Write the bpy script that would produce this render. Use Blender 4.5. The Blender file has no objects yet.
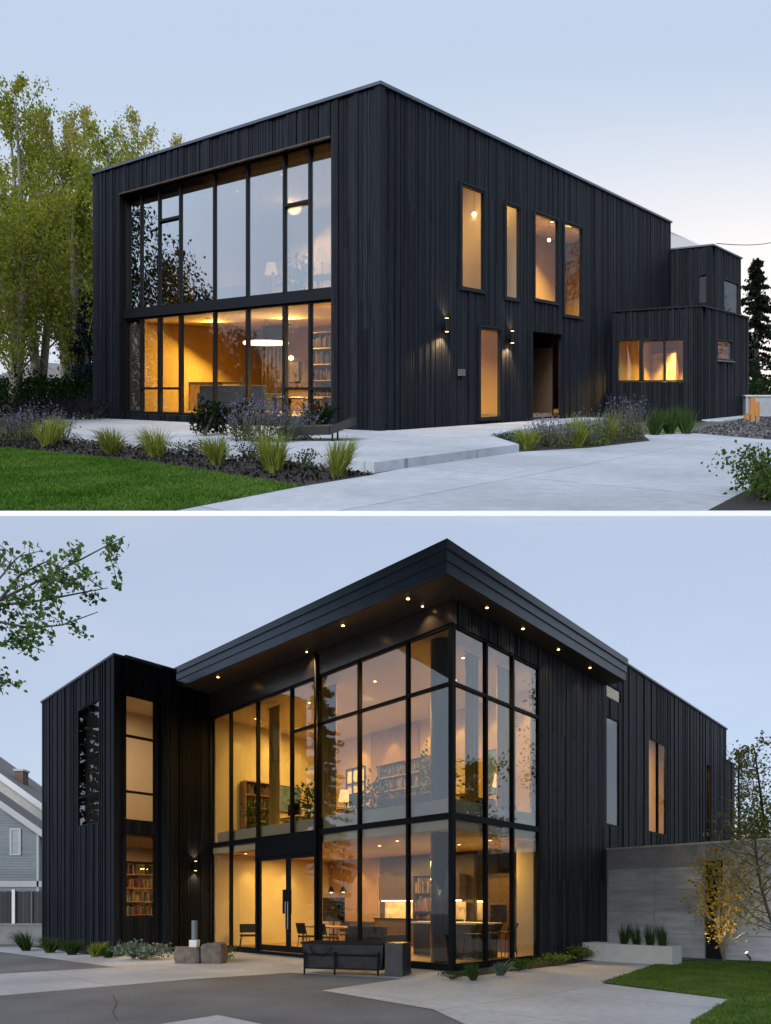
# Two black timber houses at dusk. The photograph is a collage with two horizons, so the place is built as a
# lower lot (level) and an upper lot sheared upward with depth, behind and above it.
import bpy, bmesh, math, random
import numpy as np
from mathutils import Vector, Matrix

sc = bpy.context.scene
COL = sc.collection
R = math.radians
F, CX = 705.0, 385.5

# ------------------------------------------------------------------ sites and frames
class Site:
    def __init__(s, base, rise, H, eye): s.base, s.rise, s.H, s.eye = base, rise, H, eye
    def W(s, x, d, h): return Vector((x, d, s.base + h + s.rise * d))
    def ground(s, px, py, h=0.0):
        d = F * (s.eye - h) / (py - s.H); return ((px - CX) / F * d, d)
    def at_depth(s, px, py, d): return ((px - CX) / F * d, s.eye + (s.H - py) * d / F)
LOW = Site(0.0, 0.0, 905.0, 1.5)
UP = Site(0.45, 518.0 / F, 387.0, 1.05)

class Fr:
    """plan frame on a site: origin O, axis U, axis N; h is height"""
    def __init__(s, site, O, U=(1, 0), N=(0, 1), tilt=0.0):
        s.site, s.O, s.U, s.N, s.tilt = site, O, U, N, tilt
    def xy(s, u, n): return (s.O[0] + u * s.U[0] + n * s.N[0], s.O[1] + u * s.U[1] + n * s.N[1])
    def P(s, u, n, h):
        x, d = s.xy(u, n); return s.site.W(x, d, h + s.tilt * u)
    def at(s, px, py, n=0.0):
        a = (px - CX) / F
        ox, oy = s.O[0] + n * s.N[0], s.O[1] + n * s.N[1]
        u = (a * oy - ox) / (s.U[0] - a * s.U[1]); d = oy + u * s.U[1]
        return u, s.site.eye + (s.site.H - py) * d / F
    def sub(s, u, n, ang=0.0):
        """a square frame standing at (u, n), turned by ang degrees from U"""
        L = math.hypot(*s.U); a = math.atan2(s.U[1], s.U[0]) + R(ang)
        return Fr(s.site, s.xy(u, n), (math.cos(a), math.sin(a)), (math.sin(a), -math.cos(a)))
def spot_fr(site, x, d, ang=0.0):
    a = R(ang); return Fr(site, (x, d), (math.cos(a), math.sin(a)), (-math.sin(a), math.cos(a)))

# ------------------------------------------------------------------ materials
MATS = {}
def _nodes(m):
    m.use_nodes = True; nt = m.node_tree; nt.nodes.clear(); return nt, nt.nodes, nt.links
def mat(name, col, rough=0.6, var=0.0, scale=4.0, island=0.0, bump=0.0, bscale=40.0, metal=0.0, stretch=(1, 1, 1),
        spec=0.5, var2=0.0, scale2=0.5):
    m = bpy.data.materials.new(name); nt, N, L = _nodes(m)
    out = N.new('ShaderNodeOutputMaterial'); b = N.new('ShaderNodeBsdfPrincipled')
    b.inputs['Roughness'].default_value = rough; b.inputs['Metallic'].default_value = metal
    b.inputs['Specular IOR Level'].default_value = spec
    L.new(b.outputs[0], out.inputs[0])
    tc = N.new('ShaderNodeTexCoord'); mp = N.new('ShaderNodeMapping'); mp.inputs['Scale'].default_value = stretch
    L.new(tc.outputs['Object'], mp.inputs[0])
    val = None
    def mul(a, bb):
        if a is None: return bb
        q = N.new('ShaderNodeMath'); q.operation = 'MULTIPLY'; L.new(a, q.inputs[0]); L.new(bb, q.inputs[1]); return q.outputs[0]
    def remap(src, amt):
        q = N.new('ShaderNodeMapRange'); q.inputs[1].default_value = 0.25 if src.name == 'Fac' else 0; q.inputs[2].default_value = 0.75 if src.name == 'Fac' else 1
        q.inputs[3].default_value = 1 - amt; q.inputs[4].default_value = 1 + amt; L.new(src, q.inputs[0]); return q.outputs[0]
    for v, s_ in ((var, scale), (var2, scale2)):
        if v:
            n = N.new('ShaderNodeTexNoise'); n.inputs['Scale'].default_value = s_; n.inputs['Detail'].default_value = 6
            L.new(mp.outputs[0], n.inputs[0]); val = mul(val, remap(n.outputs['Fac'], v))
    if island:
        g = N.new('ShaderNodeNewGeometry'); val = mul(val, remap(g.outputs['Random Per Island'], island))
    if val is None: b.inputs['Base Color'].default_value = (*col, 1)
    else:
        q = N.new('ShaderNodeVectorMath'); q.operation = 'SCALE'; q.inputs[0].default_value = col
        L.new(val, q.inputs['Scale']); L.new(q.outputs[0], b.inputs['Base Color'])
    if bump:
        n = N.new('ShaderNodeTexNoise'); n.inputs['Scale'].default_value = bscale; n.inputs['Detail'].default_value = 8
        L.new(mp.outputs[0], n.inputs[0]); bp = N.new('ShaderNodeBump'); bp.inputs['Strength'].default_value = bump
        bp.inputs['Distance'].default_value = 0.01; L.new(n.outputs['Fac'], bp.inputs['Height']); L.new(bp.outputs[0], b.inputs['Normal'])
    MATS[name] = m; return m
def emit(name, col, strength):
    m = bpy.data.materials.new(name); nt, N, L = _nodes(m)
    out = N.new('ShaderNodeOutputMaterial'); e = N.new('ShaderNodeEmission')
    e.inputs[0].default_value = (*col, 1); e.inputs[1].default_value = strength; L.new(e.outputs[0], out.inputs[0]); return m
def glass(name, tint, boost, wob=0.0):
    m = bpy.data.materials.new(name); nt, N, L = _nodes(m)
    out = N.new('ShaderNodeOutputMaterial'); mx = N.new('ShaderNodeMixShader'); t = N.new('ShaderNodeBsdfTransparent')
    g = N.new('ShaderNodeBsdfGlossy'); g.inputs['Roughness'].default_value = 0.0; t.inputs[0].default_value = (*tint, 1)
    ge = N.new('ShaderNodeNewGeometry'); dp = N.new('ShaderNodeVectorMath'); dp.operation = 'DOT_PRODUCT'; L.new(ge.outputs['Normal'], dp.inputs[0]); L.new(ge.outputs['Incoming'], dp.inputs[1])
    def mth(op, x, y=None):
        k = N.new('ShaderNodeMath'); k.operation = op
        for i, z in enumerate((x, y)):
            if z is None: continue
            if isinstance(z, (int, float)): k.inputs[i].default_value = z
            else: L.new(z, k.inputs[i])
        return k.outputs[0]
    f5 = mth('POWER', mth('SUBTRACT', 1.0, mth('ABSOLUTE', dp.outputs['Value'])), 5.0)
    fc = mth('MINIMUM', mth('MULTIPLY', mth('ADD', mth('MULTIPLY', f5, 0.955), 0.045), boost), 1.0)     # Schlick
    L.new(fc, mx.inputs[0]); L.new(t.outputs[0], mx.inputs[1]); L.new(g.outputs[0], mx.inputs[2])
    if wob:
        tc = N.new('ShaderNodeTexCoord'); n = N.new('ShaderNodeTexNoise'); n.inputs['Scale'].default_value = 0.8
        bp = N.new('ShaderNodeBump'); bp.inputs['Strength'].default_value = wob; bp.inputs['Distance'].default_value = 0.02
        L.new(tc.outputs['Object'], n.inputs[0]); L.new(n.outputs['Fac'], bp.inputs['Height']); L.new(bp.outputs[0], g.inputs['Normal'])
    L.new(mx.outputs[0], out.inputs[0]); return m
def leafmat(name, cols, trans=0.35):
    m = bpy.data.materials.new(name); nt, N, L = _nodes(m)
    out = N.new('ShaderNodeOutputMaterial'); mx = N.new('ShaderNodeMixShader'); mx.inputs[0].default_value = trans
    d = N.new('ShaderNodeBsdfDiffuse'); t = N.new('ShaderNodeBsdfTranslucent')
    g = N.new('ShaderNodeNewGeometry'); cr = N.new('ShaderNodeValToRGB'); e = cr.color_ramp.elements
    while len(e) < len(cols): e.new(0.5)
    for i, c in enumerate(cols):
        e[i].position = i / max(1, len(cols) - 1); e[i].color = (*c, 1)
    tc = N.new('ShaderNodeTexCoord'); nz = N.new('ShaderNodeTexNoise'); nz.inputs['Scale'].default_value = 1.3; nz.inputs['Detail'].default_value = 4; L.new(tc.outputs['Object'], nz.inputs[0])
    ml = N.new('ShaderNodeMath'); ml.operation = 'MULTIPLY_ADD'; L.new(nz.outputs['Fac'], ml.inputs[0]); ml.inputs[1].default_value = 1.5; ml.inputs[2].default_value = -0.55
    ad = N.new('ShaderNodeMath'); ad.operation = 'MULTIPLY_ADD'; ad.use_clamp = True; L.new(g.outputs['Random Per Island'], ad.inputs[0]); ad.inputs[1].default_value = 0.6; L.new(ml.outputs[0], ad.inputs[2])
    L.new(ad.outputs[0], cr.inputs[0]); L.new(cr.outputs[0], d.inputs[0]); L.new(cr.outputs[0], t.inputs[0])
    L.new(d.outputs[0], mx.inputs[1]); L.new(t.outputs[0], mx.inputs[2]); L.new(mx.outputs[0], out.inputs[0]); return m
def slabmat(name, col, w, hgt, rot, joint=0.012, dark=0.55, var=0.10, tone=0.05):
    """cast concrete: stains, fine grain and sawn joints on a w x hgt grid"""
    m = mat(name, col, 0.75, var=var * 1.9, scale=0.55, var2=0.13, scale2=7, bump=0.3, bscale=60)
    nt = m.node_tree; N, L = nt.nodes, nt.links
    b = [n for n in N if n.type == 'BSDF_PRINCIPLED'][0]; src = b.inputs['Base Color'].links[0].from_socket
    tc = N.new('ShaderNodeTexCoord'); mp = N.new('ShaderNodeMapping'); mp.inputs['Rotation'].default_value = (0, 0, R(rot))
    br = N.new('ShaderNodeTexBrick'); br.offset = 0; br.squash = 1; br.inputs['Scale'].default_value = 1
    br.inputs['Brick Width'].default_value = w; br.inputs['Row Height'].default_value = hgt; br.inputs['Mortar Size'].default_value = joint
    br.inputs['Mortar Smooth'].default_value = 0.1
    br.inputs['Color1'].default_value = (1 - tone,) * 3 + (1,); br.inputs['Color2'].default_value = (1 + tone,) * 3 + (1,)
    br.inputs['Mortar'].default_value = (dark, dark, dark, 1)
    L.new(tc.outputs['Object'], mp.inputs[0]); L.new(mp.outputs[0], br.inputs['Vector'])
    q = N.new('ShaderNodeVectorMath'); q.operation = 'MULTIPLY'; L.new(src, q.inputs[0]); L.new(br.outputs['Color'], q.inputs[1])
    L.new(q.outputs[0], b.inputs['Base Color']); return m

SIDING = mat('charred_timber', (0.010, 0.0125, 0.0175), 0.55, var=0.35, scale=3, island=0.5, bump=0.5, bscale=30, stretch=(6, 6, 0.5), spec=0.12)
SIDING_G = mat('weathered_black_timber', (0.026, 0.027, 0.030), 0.55, var=0.4, scale=3, island=0.55, bump=0.5, bscale=30, stretch=(6, 6, 0.5), spec=0.16)
SIDING_U = mat('black_stained_timber', (0.0078, 0.0097, 0.0142), 0.55, var=0.55, scale=3, island=0.6, bump=0.5, bscale=30, stretch=(6, 6, 0.5), spec=0.09)
DARKM = mat('black_frame_metal', (0.006, 0.007, 0.009), 0.5, spec=0.12)
FASCIA = mat('blue_black_metal', (0.072, 0.10, 0.132), 0.38, var=0.12, scale=2, bump=0.05, bscale=4, metal=0.35)
COPING = mat('coping_metal', (0.075, 0.09, 0.115), 0.4, var=0.1, scale=2, metal=0.4)
SOFFIT = mat('bronze_soffit', (0.09, 0.066, 0.048), 0.35, var=0.2, scale=3, metal=0.25, stretch=(1, 6, 1))
BAND = mat('bronze_panel', (0.11, 0.09, 0.075), 0.25, var=0.15, scale=1.5, metal=0.7)
REVEAL = mat('bronze_reveal', (0.010, 0.0085, 0.008), 0.75, var=0.2, scale=2, spec=0.08)
ENDP = mat('bronze_end_panel', (0.055, 0.036, 0.022), 0.6, var=0.2, scale=2)
ROOFM = mat('roof_membrane', (0.05, 0.05, 0.055), 0.8, var=0.15)
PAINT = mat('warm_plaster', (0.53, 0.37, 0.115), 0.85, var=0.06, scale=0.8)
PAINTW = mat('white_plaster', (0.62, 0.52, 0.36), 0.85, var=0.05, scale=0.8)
FLOORW = mat('oak_floor', (0.30, 0.19, 0.10), 0.4, var=0.25, scale=3, stretch=(1, 8, 1))
WALNUT = mat('dark_walnut', (0.055, 0.032, 0.018), 0.4, var=0.3, scale=4, stretch=(8, 1, 1))
OAK = mat('oak_joinery', (0.34, 0.20, 0.09), 0.45, var=0.25, scale=4, stretch=(8, 8, 1))
DOORW = mat('stained_door_wood', (0.10, 0.055, 0.03), 0.45, var=0.3, scale=4, stretch=(8, 8, 1), island=0.25)
GREYF = mat('grey_fabric', (0.13, 0.14, 0.16), 0.9, var=0.15, scale=20)
BLUEF = mat('blue_grey_fabric', (0.09, 0.11, 0.15), 0.9, var=0.15, scale=20)
BLACKF = mat('black_fabric', (0.012, 0.012, 0.013), 0.8, var=0.1)
WHITE = mat('white_lacquer', (0.72, 0.70, 0.66), 0.35, var=0.04)
STEEL = mat('brushed_steel', (0.42, 0.42, 0.42), 0.3, metal=1.0, var=0.1)
COLUMN = mat('column_paint', (0.10, 0.125, 0.155), 0.45, var=0.06)
CHROME = mat('chrome', (0.6, 0.6, 0.6), 0.15, metal=1)
STONE = mat('rough_stone', (0.13, 0.105, 0.088), 0.9, var=0.45, scale=6, bump=0.9, bscale=14)
BARK = mat('pale_bark', (0.20, 0.18, 0.15), 0.9, var=0.4, scale=6, stretch=(1, 1, 0.4), bump=0.6, bscale=20)
BARKD = mat('dark_bark', (0.07, 0.055, 0.045), 0.95, var=0.4, scale=8, bump=0.7, bscale=25)
ASPHALT = mat('asphalt', (0.17, 0.172, 0.185), 0.85, var=0.35, scale=0.5, var2=0.55, scale2=45, bump=0.8, bscale=120)
MULCH = mat('bark_mulch', (0.016, 0.013, 0.012), 0.95, var=0.6, scale=30, bump=1.0, bscale=40)
CHIP = mat('mulch_chip', (0.022, 0.017, 0.014), 0.95, island=0.7)
GRAVEL = mat('dark_gravel', (0.085, 0.085, 0.09), 0.9, var=0.5, scale=40, bump=1.0, bscale=50)
SOIL = mat('soil', (0.05, 0.06, 0.03), 0.95, var=0.4, scale=3)
CONC_UP = slabmat('driveway_concrete', (0.345, 0.375, 0.42), 4.2, 3.6, 41, joint=0.012)
PATIO = slabmat('patio_concrete', (0.38, 0.405, 0.445), 3.6, 2.4, -36, joint=0.010)
CONC_LOW = slabmat('apron_concrete', (0.47, 0.485, 0.52), 3.4, 2.6, 47, joint=0.012)
WALLC = slabmat('board_formed_concrete', (0.32, 0.335, 0.36), 50, 50, 0, joint=0.001, var=0.18)
PLANTC = mat('pale_precast', (0.50, 0.50, 0.49), 0.7, var=0.1, scale=3, bump=0.15)
WHITEE = mat('white_edge_paint', (0.85, 0.85, 0.85), 0.5)
CLAP = mat('blue_grey_clapboard', (0.27, 0.31, 0.33), 0.7, var=0.08, scale=2, island=0.08)
CLAPL = mat('pale_shingle', (0.42, 0.41, 0.38), 0.8, var=0.12, scale=6)
TRIM = mat('white_trim', (0.62, 0.63, 0.65), 0.6)
SHINGLE = mat('grey_shingles', (0.20, 0.19, 0.19), 0.9, var=0.3, scale=12)
BRICK = mat('chimney_brick', (0.17, 0.11, 0.09), 0.9, var=0.3, scale=14)
FENCEM = mat('dark_fence_board', (0.03, 0.03, 0.035), 0.8, island=0.4)
RED = mat('red_print', (0.45, 0.05, 0.04), 0.6, var=0.6, scale=3)
CREAM = mat('cream_print', (0.6, 0.5, 0.4), 0.6, var=0.3, scale=5)
BLUEP = mat('blue_print', (0.12, 0.2, 0.32), 0.6, var=0.5, scale=4)
DGLASS = mat('black_screen_glass', (0.006, 0.006, 0.007), 0.08)
BOOKS = leafmat('book_spines', [(0.02, 0.02, 0.03), (0.16, 0.03, 0.02), (0.06, 0.09, 0.12), (0.25, 0.17, 0.08), (0.04, 0.07, 0.04), (0.4, 0.34, 0.24)], 0.0)
GLASS = glass('window_glass', (0.93, 0.92, 0.89), 1.3, 0.03)
GLASS_UP = glass('mirrored_window_glass', (0.88, 0.88, 0.88), 9.0, 0.03)
GLASS_S = glass('side_window_glass', (0.93, 0.92, 0.90), 0.4, 0.04)
GLASS_L = glass('low_window_glass', (0.93, 0.92, 0.89), 1.35, 0.03)
GLASS_UL = glass('upper_low_window_glass', (0.92, 0.92, 0.90), 2.7, 0.05)
GLASS_F = glass('skylight_glass', (0.8, 0.82, 0.84), 3.0)
WARM = (1.0, 0.62, 0.15)
LAMP = emit('lamp_glow', (1.0, 0.56, 0.20), 6)
LAMPS = emit('downlight_glow', (1.0, 0.60, 0.24), 4)
RING = emit('pendant_glow', (1.0, 0.74, 0.40), 4)
POPLAR = leafmat('poplar_leaves', [(0.12, 0.17, 0.02), (0.21, 0.26, 0.03), (0.32, 0.33, 0.05), (0.42, 0.37, 0.08)], 0.45)
POPLARB = leafmat('autumn_poplar_leaves', [(0.17, 0.22, 0.04), (0.30, 0.31, 0.06), (0.42, 0.36, 0.10), (0.48, 0.38, 0.15)], 0.45)
HEDGE = leafmat('hedge_leaves', [(0.010, 0.022, 0.008), (0.02, 0.042, 0.013), (0.035, 0.06, 0.018)], 0.2)
SPRUCE = leafmat('spruce_needles', [(0.008, 0.014, 0.010), (0.016, 0.026, 0.018), (0.03, 0.036, 0.024)], 0.1)
BSPRUCE = leafmat('blue_spruce_needles', [(0.012, 0.026, 0.030), (0.025, 0.045, 0.055)], 0.1)
SHRUBL = leafmat('shrub_leaves', [(0.025, 0.06, 0.012), (0.06, 0.11, 0.02), (0.10, 0.15, 0.03)], 0.3)
LIME = leafmat('lime_shrub_leaves', [(0.07, 0.13, 0.02), (0.13, 0.20, 0.035), (0.2, 0.25, 0.06)], 0.3)
GRASSY = leafmat('ornamental_grass', [(0.10, 0.14, 0.02), (0.20, 0.24, 0.04), (0.32, 0.33, 0.09)], 0.4)
GRASSG = leafmat('green_reed', [(0.025, 0.055, 0.015), (0.05, 0.09, 0.025), (0.08, 0.13, 0.04)], 0.3)
LAWN = leafmat('lawn_blades', [(0.026, 0.078, 0.01), (0.05, 0.135, 0.015), (0.095, 0.19, 0.028), (0.16, 0.22, 0.055)], 0.3)
LAWN2 = leafmat('low_lawn_blades', [(0.035, 0.085, 0.01), (0.07, 0.145, 0.016), (0.11, 0.19, 0.03), (0.18, 0.21, 0.06)], 0.3)
LAVEN = leafmat('lavender_flowers', [(0.11, 0.10, 0.17), (0.18, 0.16, 0.27), (0.27, 0.24, 0.36)], 0.2)
STEMG = leafmat('grey_green_stems', [(0.06, 0.08, 0.04), (0.12, 0.14, 0.07)], 0.2)
DARKL = leafmat('dark_leaves', [(0.008, 0.014, 0.008), (0.018, 0.03, 0.014)], 0.1)
GOLD = leafmat('golden_leaves', [(0.20, 0.17, 0.02), (0.38, 0.28, 0.035), (0.55, 0.40, 0.06)], 0.4)
BRANCHL = leafmat('branch_leaves', [(0.06, 0.12, 0.035), (0.12, 0.20, 0.06), (0.20, 0.28, 0.10)], 0.45)
SILVER = leafmat('silver_leaves', [(0.12, 0.16, 0.13), (0.2, 0.25, 0.2)], 0.2)
BARE = leafmat('thin_autumn_leaves', [(0.13, 0.15, 0.05), (0.25, 0.24, 0.08), (0.34, 0.27, 0.12)], 0.35)

# ------------------------------------------------------------------ objects
WL = {}
def tag(o, label=None, cat=None, group=None, kind=None):
    if label: o['label'] = label
    if cat: o['category'] = cat
    if group: o['group'] = group
    if kind: o['kind'] = kind
    return o
def thing(name, label, cat, loc, group=None):
    o = bpy.data.objects.new(name, None); o.empty_display_size = 0.2; COL.objects.link(o); o.location = loc; WL[o.name] = Vector(loc)
    return tag(o, label, cat, group)
def link_mesh(name, me, parent, loc):
    o = bpy.data.objects.new(name, me); COL.objects.link(o)
    if parent is not None: o.parent = parent; WL[o.name] = WL[parent.name].copy()
    else: o.location = loc; WL[o.name] = Vector(loc)
    return o
class MB:
    def __init__(s): s.v, s.f = [], []
    def add(s, vs, fs):
        b = len(s.v); s.v += vs; s.f += [tuple(b + i for i in f) for f in fs]
    def hexa(s, p):  # 8 points: bottom 0-3, top 4-7
        s.add(p, [(0, 3, 2, 1), (4, 5, 6, 7), (0, 1, 5, 4), (1, 2, 6, 5), (2, 3, 7, 6), (3, 0, 4, 7)]); return s
    def box(s, fr, u0, u1, n0, n1, h0, h1):
        if u1 < u0: u0, u1 = u1, u0
        if n1 < n0: n0, n1 = n1, n0
        s.hexa([fr.P(u, n, h) for h in (h0, h1) for u, n in ((u0, n0), (u1, n0), (u1, n1), (u0, n1))]); return s
    def prism(s, fr, pts, h0, h1):
        k = len(pts)
        s.add([fr.P(u, n, h0) for u, n in pts] + [fr.P(u, n, h1) for u, n in pts],
              [tuple(range(k - 1, -1, -1)), tuple(range(k, 2 * k))] + [(i, (i + 1) % k, k + (i + 1) % k, k + i) for i in range(k)]); return s
    def vprism(s, fr, pts, n0, n1):
        """outline in the (u, h) plane with thickness along n"""
        k = len(pts)
        s.add([fr.P(u, n0, h) for u, h in pts] + [fr.P(u, n1, h) for u, h in pts],
              [tuple(range(k)), tuple(range(2 * k - 1, k - 1, -1))] + [(i, k + i, k + (i + 1) % k, (i + 1) % k) for i in range(k)]); return s
    def sheet(s, fr, pts, h):
        s.add([fr.P(u, n, h) for u, n in pts], [tuple(range(len(pts)))]); return s
    def tube(s, pts, rad, seg=8):
        """pts are world points"""
        pts = [Vector(p) for p in pts]; n = len(pts)
        if not hasattr(rad, '__len__'): rad = [rad] * n
        vs, fs = [], []
        for i, p in enumerate(pts):
            t = (pts[min(i + 1, n - 1)] - pts[max(i - 1, 0)]); t = t.normalized() if t.length > 1e-9 else Vector((0, 0, 1))
            a = t.cross(Vector((0.31, 0.95, 0.05))); a = a.normalized() if a.length > 1e-3 else t.orthogonal().normalized(); b = t.cross(a)
            vs += [p + (a * math.cos(2 * math.pi * k / seg) + b * math.sin(2 * math.pi * k / seg)) * rad[i] for k in range(seg)]
        for i in range(n - 1):
            for k in range(seg):
                k2 = (k + 1) % seg; fs.append((i * seg + k, i * seg + k2, (i + 1) * seg + k2, (i + 1) * seg + k))
        fs.append(tuple(range(seg - 1, -1, -1))); fs.append(tuple(range((n - 1) * seg, n * seg))); s.add(vs, fs); return s
    def lathe(s, fr, u, n, prof, seg=20):
        vs, fs = [], []
        for r, h in prof: vs += [fr.P(u + r * math.cos(2 * math.pi * k / seg), n + r * math.sin(2 * math.pi * k / seg), h) for k in range(seg)]
        m = len(prof)
        for i in range(m - 1):
            for k in range(seg):
                k2 = (k + 1) % seg; fs.append((i * seg + k, i * seg + k2, (i + 1) * seg + k2, (i + 1) * seg + k))
        fs.append(tuple(range(seg - 1, -1, -1))); fs.append(tuple(range((m - 1) * seg, m * seg))); s.add(vs, fs); return s
    def build(s, name, m, parent=None, loc=None, smooth=False, bevel=0.0):
        if parent is not None: o0 = WL[parent.name]
        else:
            if loc is None:
                a = np.array(s.v); loc = Vector(((a[:, 0].min() + a[:, 0].max()) / 2, (a[:, 1].min() + a[:, 1].max()) / 2, a[:, 2].min()))
            o0 = Vector(loc)
        me = bpy.data.meshes.new(name); me.from_pydata([v - o0 for v in s.v], [], s.f); me.materials.append(m)
        bm = bmesh.new(); bm.from_mesh(me); bmesh.ops.recalc_face_normals(bm, faces=bm.faces); bm.to_mesh(me); bm.free()
        if len(s.f) and all(len(f) for f in s.f) and len(me.polygons) == 1 and me.polygons[0].normal.z < 0: me.flip_normals()
        if smooth: me.polygons.foreach_set('use_smooth', [True] * len(me.polygons))
        me.update()
        o = link_mesh(name, me, parent, o0)
        if bevel:
            b = o.modifiers.new('bevel', 'BEVEL'); b.width = bevel; b.segments = 2; b.limit_method = 'ANGLE'
        return o
def leaf_mesh(name, pts, size, m, parent=None, loc=None, seed=0, aspect=0.6, up=0.0):
    """many small diamond leaves; pts (N,3) world"""
    rng = np.random.default_rng(seed); n = len(pts); pts = np.asarray(pts, float)
    a = rng.normal(size=(n, 3)); a[:, 2] -= up; a /= np.linalg.norm(a, axis=1)[:, None]
    b = np.cross(a, rng.normal(size=(n, 3))); b /= np.linalg.norm(b, axis=1)[:, None] + 1e-9
    c = np.cross(a, b)
    sz = (size * rng.uniform(0.6, 1.3, n))[:, None]
    bend = c * sz * 0.12
    V = np.stack([pts - a * sz * 0.5, pts + b * sz * aspect * 0.5 + bend, pts + a * sz * 0.5, pts - b * sz * aspect * 0.5 + bend], 1).reshape(-1, 3)
    o0 = np.array(WL[parent.name] if parent is not None else (loc if loc is not None else (pts[:, 0].mean(), pts[:, 1].mean(), pts[:, 2].min())))
    V = V - o0
    me = bpy.data.meshes.new(name); me.vertices.add(4 * n); me.vertices.foreach_set('co', V.ravel().astype('f'))
    me.loops.add(4 * n); me.loops.foreach_set('vertex_index', np.arange(4 * n, dtype='i'))
    me.polygons.add(n); me.polygons.foreach_set('loop_start', np.arange(0, 4 * n, 4, dtype='i')); me.polygons.foreach_set('loop_total', np.full(n, 4, 'i'))
    me.materials.append(m); me.update(calc_edges=True); me.validate()
    return link_mesh(name, me, parent, Vector(o0))
def blade_mesh(name, base, tip, width, m, parent=None, loc=None, seed=0, droop=0.0):
    """grass blades: base and tip (N,3) world; three-section tapering strips"""
    rng = np.random.default_rng(seed); base = np.asarray(base, float); tip = np.asarray(tip, float); n = len(base)
    d = tip - base; side = np.cross(d, rng.normal(size=(n, 3))); side /= np.linalg.norm(side, axis=1)[:, None] + 1e-9
    w = width * rng.uniform(0.7, 1.3, n)[:, None] * side * 0.5
    mid = base + d * 0.55; mid[:, 2] += droop * np.linalg.norm(d[:, :2], axis=1)
    V = np.stack([base - w, base + w, mid + w * 0.8, mid - w * 0.8, tip], 1).reshape(-1, 3)
    o0 = np.array(WL[parent.name] if parent is not None else (loc if loc is not None else (base[:, 0].mean(), base[:, 1].mean(), base[:, 2].min())))
    V = V - o0
    lv = (np.arange(n)[:, None] * 5 + np.array([0, 1, 2, 3, 3, 2, 4])).ravel().astype('i')
    me = bpy.data.meshes.new(name); me.vertices.add(5 * n); me.vertices.foreach_set('co', V.ravel().astype('f'))
    me.loops.add(7 * n); me.loops.foreach_set('vertex_index', lv)
    me.polygons.add(2 * n)
    ls = (np.arange(n)[:, None] * 7 + np.array([0, 4])).ravel().astype('i'); lt = np.tile(np.array([4, 3], 'i'), n)
    me.polygons.foreach_set('loop_start', ls); me.polygons.foreach_set('loop_total', lt)
    me.materials.append(m); me.update(calc_edges=True); me.validate()
    return link_mesh(name, me, parent, Vector(o0))
def wmap(site, xyh):
    a = np.asarray(xyh, float); b = a.copy(); b[:, 2] = site.base + a[:, 2] + site.rise * a[:, 1]; return b

# ------------------------------------------------------------------ walls and windows
def wall_core(mb, fr, u0, u1, h0, h1, holes, n0=-0.25, n1=0.0):
    us = sorted({u0, u1, *[x for h in holes for x in h[:2] if u0 < x < u1]}); hs = sorted({h0, h1, *[x for h in holes for x in h[2:4] if h0 < x < h1]})
    def solid(i, j):
        if i < 0 or j < 0 or i >= len(us) - 1 or j >= len(hs) - 1: return False
        cu, ch = (us[i] + us[i + 1]) / 2, (hs[j] + hs[j + 1]) / 2
        return not any(a < cu < b and c < ch < d for a, b, c, d in holes)
    for i in range(len(us) - 1):
        for j in range(len(hs) - 1):
            if not solid(i, j): continue
            a, b, c, d = us[i], us[i + 1], hs[j], hs[j + 1]
            for n in (n0, n1): mb.add([fr.P(a, n, c), fr.P(b, n, c), fr.P(b, n, d), fr.P(a, n, d)], [(0, 1, 2, 3)])
            if not solid(i - 1, j): mb.add([fr.P(a, n0, c), fr.P(a, n1, c), fr.P(a, n1, d), fr.P(a, n0, d)], [(0, 1, 2, 3)])
            if not solid(i + 1, j): mb.add([fr.P(b, n0, c), fr.P(b, n1, c), fr.P(b, n1, d), fr.P(b, n0, d)], [(0, 1, 2, 3)])
            if not solid(i, j - 1): mb.add([fr.P(a, n0, c), fr.P(b, n0, c), fr.P(b, n1, c), fr.P(a, n1, c)], [(0, 1, 2, 3)])
            if not solid(i, j + 1): mb.add([fr.P(a, n0, d), fr.P(b, n0, d), fr.P(b, n1, d), fr.P(a, n1, d)], [(0, 1, 2, 3)])
def siding(fr, u0, u1, h0, h1, holes=(), seed=0, parent=None, m=None, name='wall', widths=(0.09, 0.13, 0.17), prot=(0.016, 0.03, 0.045), seams=(), n0=-0.25):
    rng = random.Random(seed); mb = MB(); wall_core(mb, fr, u0, u1, h0, h1, holes, n0)
    stops = sorted({u0, u1, *[x for h in holes for x in h[:2] if u0 < x < u1]})
    for a, b in zip(stops[:-1], stops[1:]):
        x = a
        while x < b - 1e-6:
            w = rng.choice(widths) * rng.uniform(0.92, 1.08)
            if b - (x + w) < 0.06: w = b - x
            e = min(x + w, b); c = (x + e) / 2
            cuts = sorted([(hh[2], hh[3]) for hh in holes if hh[0] < c < hh[1]]); z = h0; segs = []
            for lo, hi in cuts:
                if lo > z + 1e-6: segs.append((z, lo))
                z = max(z, hi)
            if z < h1 - 1e-6: segs.append((z, h1))
            p = rng.choice(prot); g = rng.choice((0.004, 0.006, 0.009))
            for lo, hi in segs:
                ss = [lo, *[s_ for s_ in seams if lo < s_ < hi], hi]
                if not seams and hi - lo > 4.5: ss = [lo, lo + (hi - lo) * rng.uniform(0.3, 0.7), hi]
                for k in range(len(ss) - 1):
                    mb.box(fr, x + g, e - g, -0.01, p, ss[k] + (0.002 if k else -0.02), ss[k + 1] - (0.002 if k < len(ss) - 2 else 0.0))
            x = e
    return mb.build(name, m or SIDING, parent)
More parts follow.
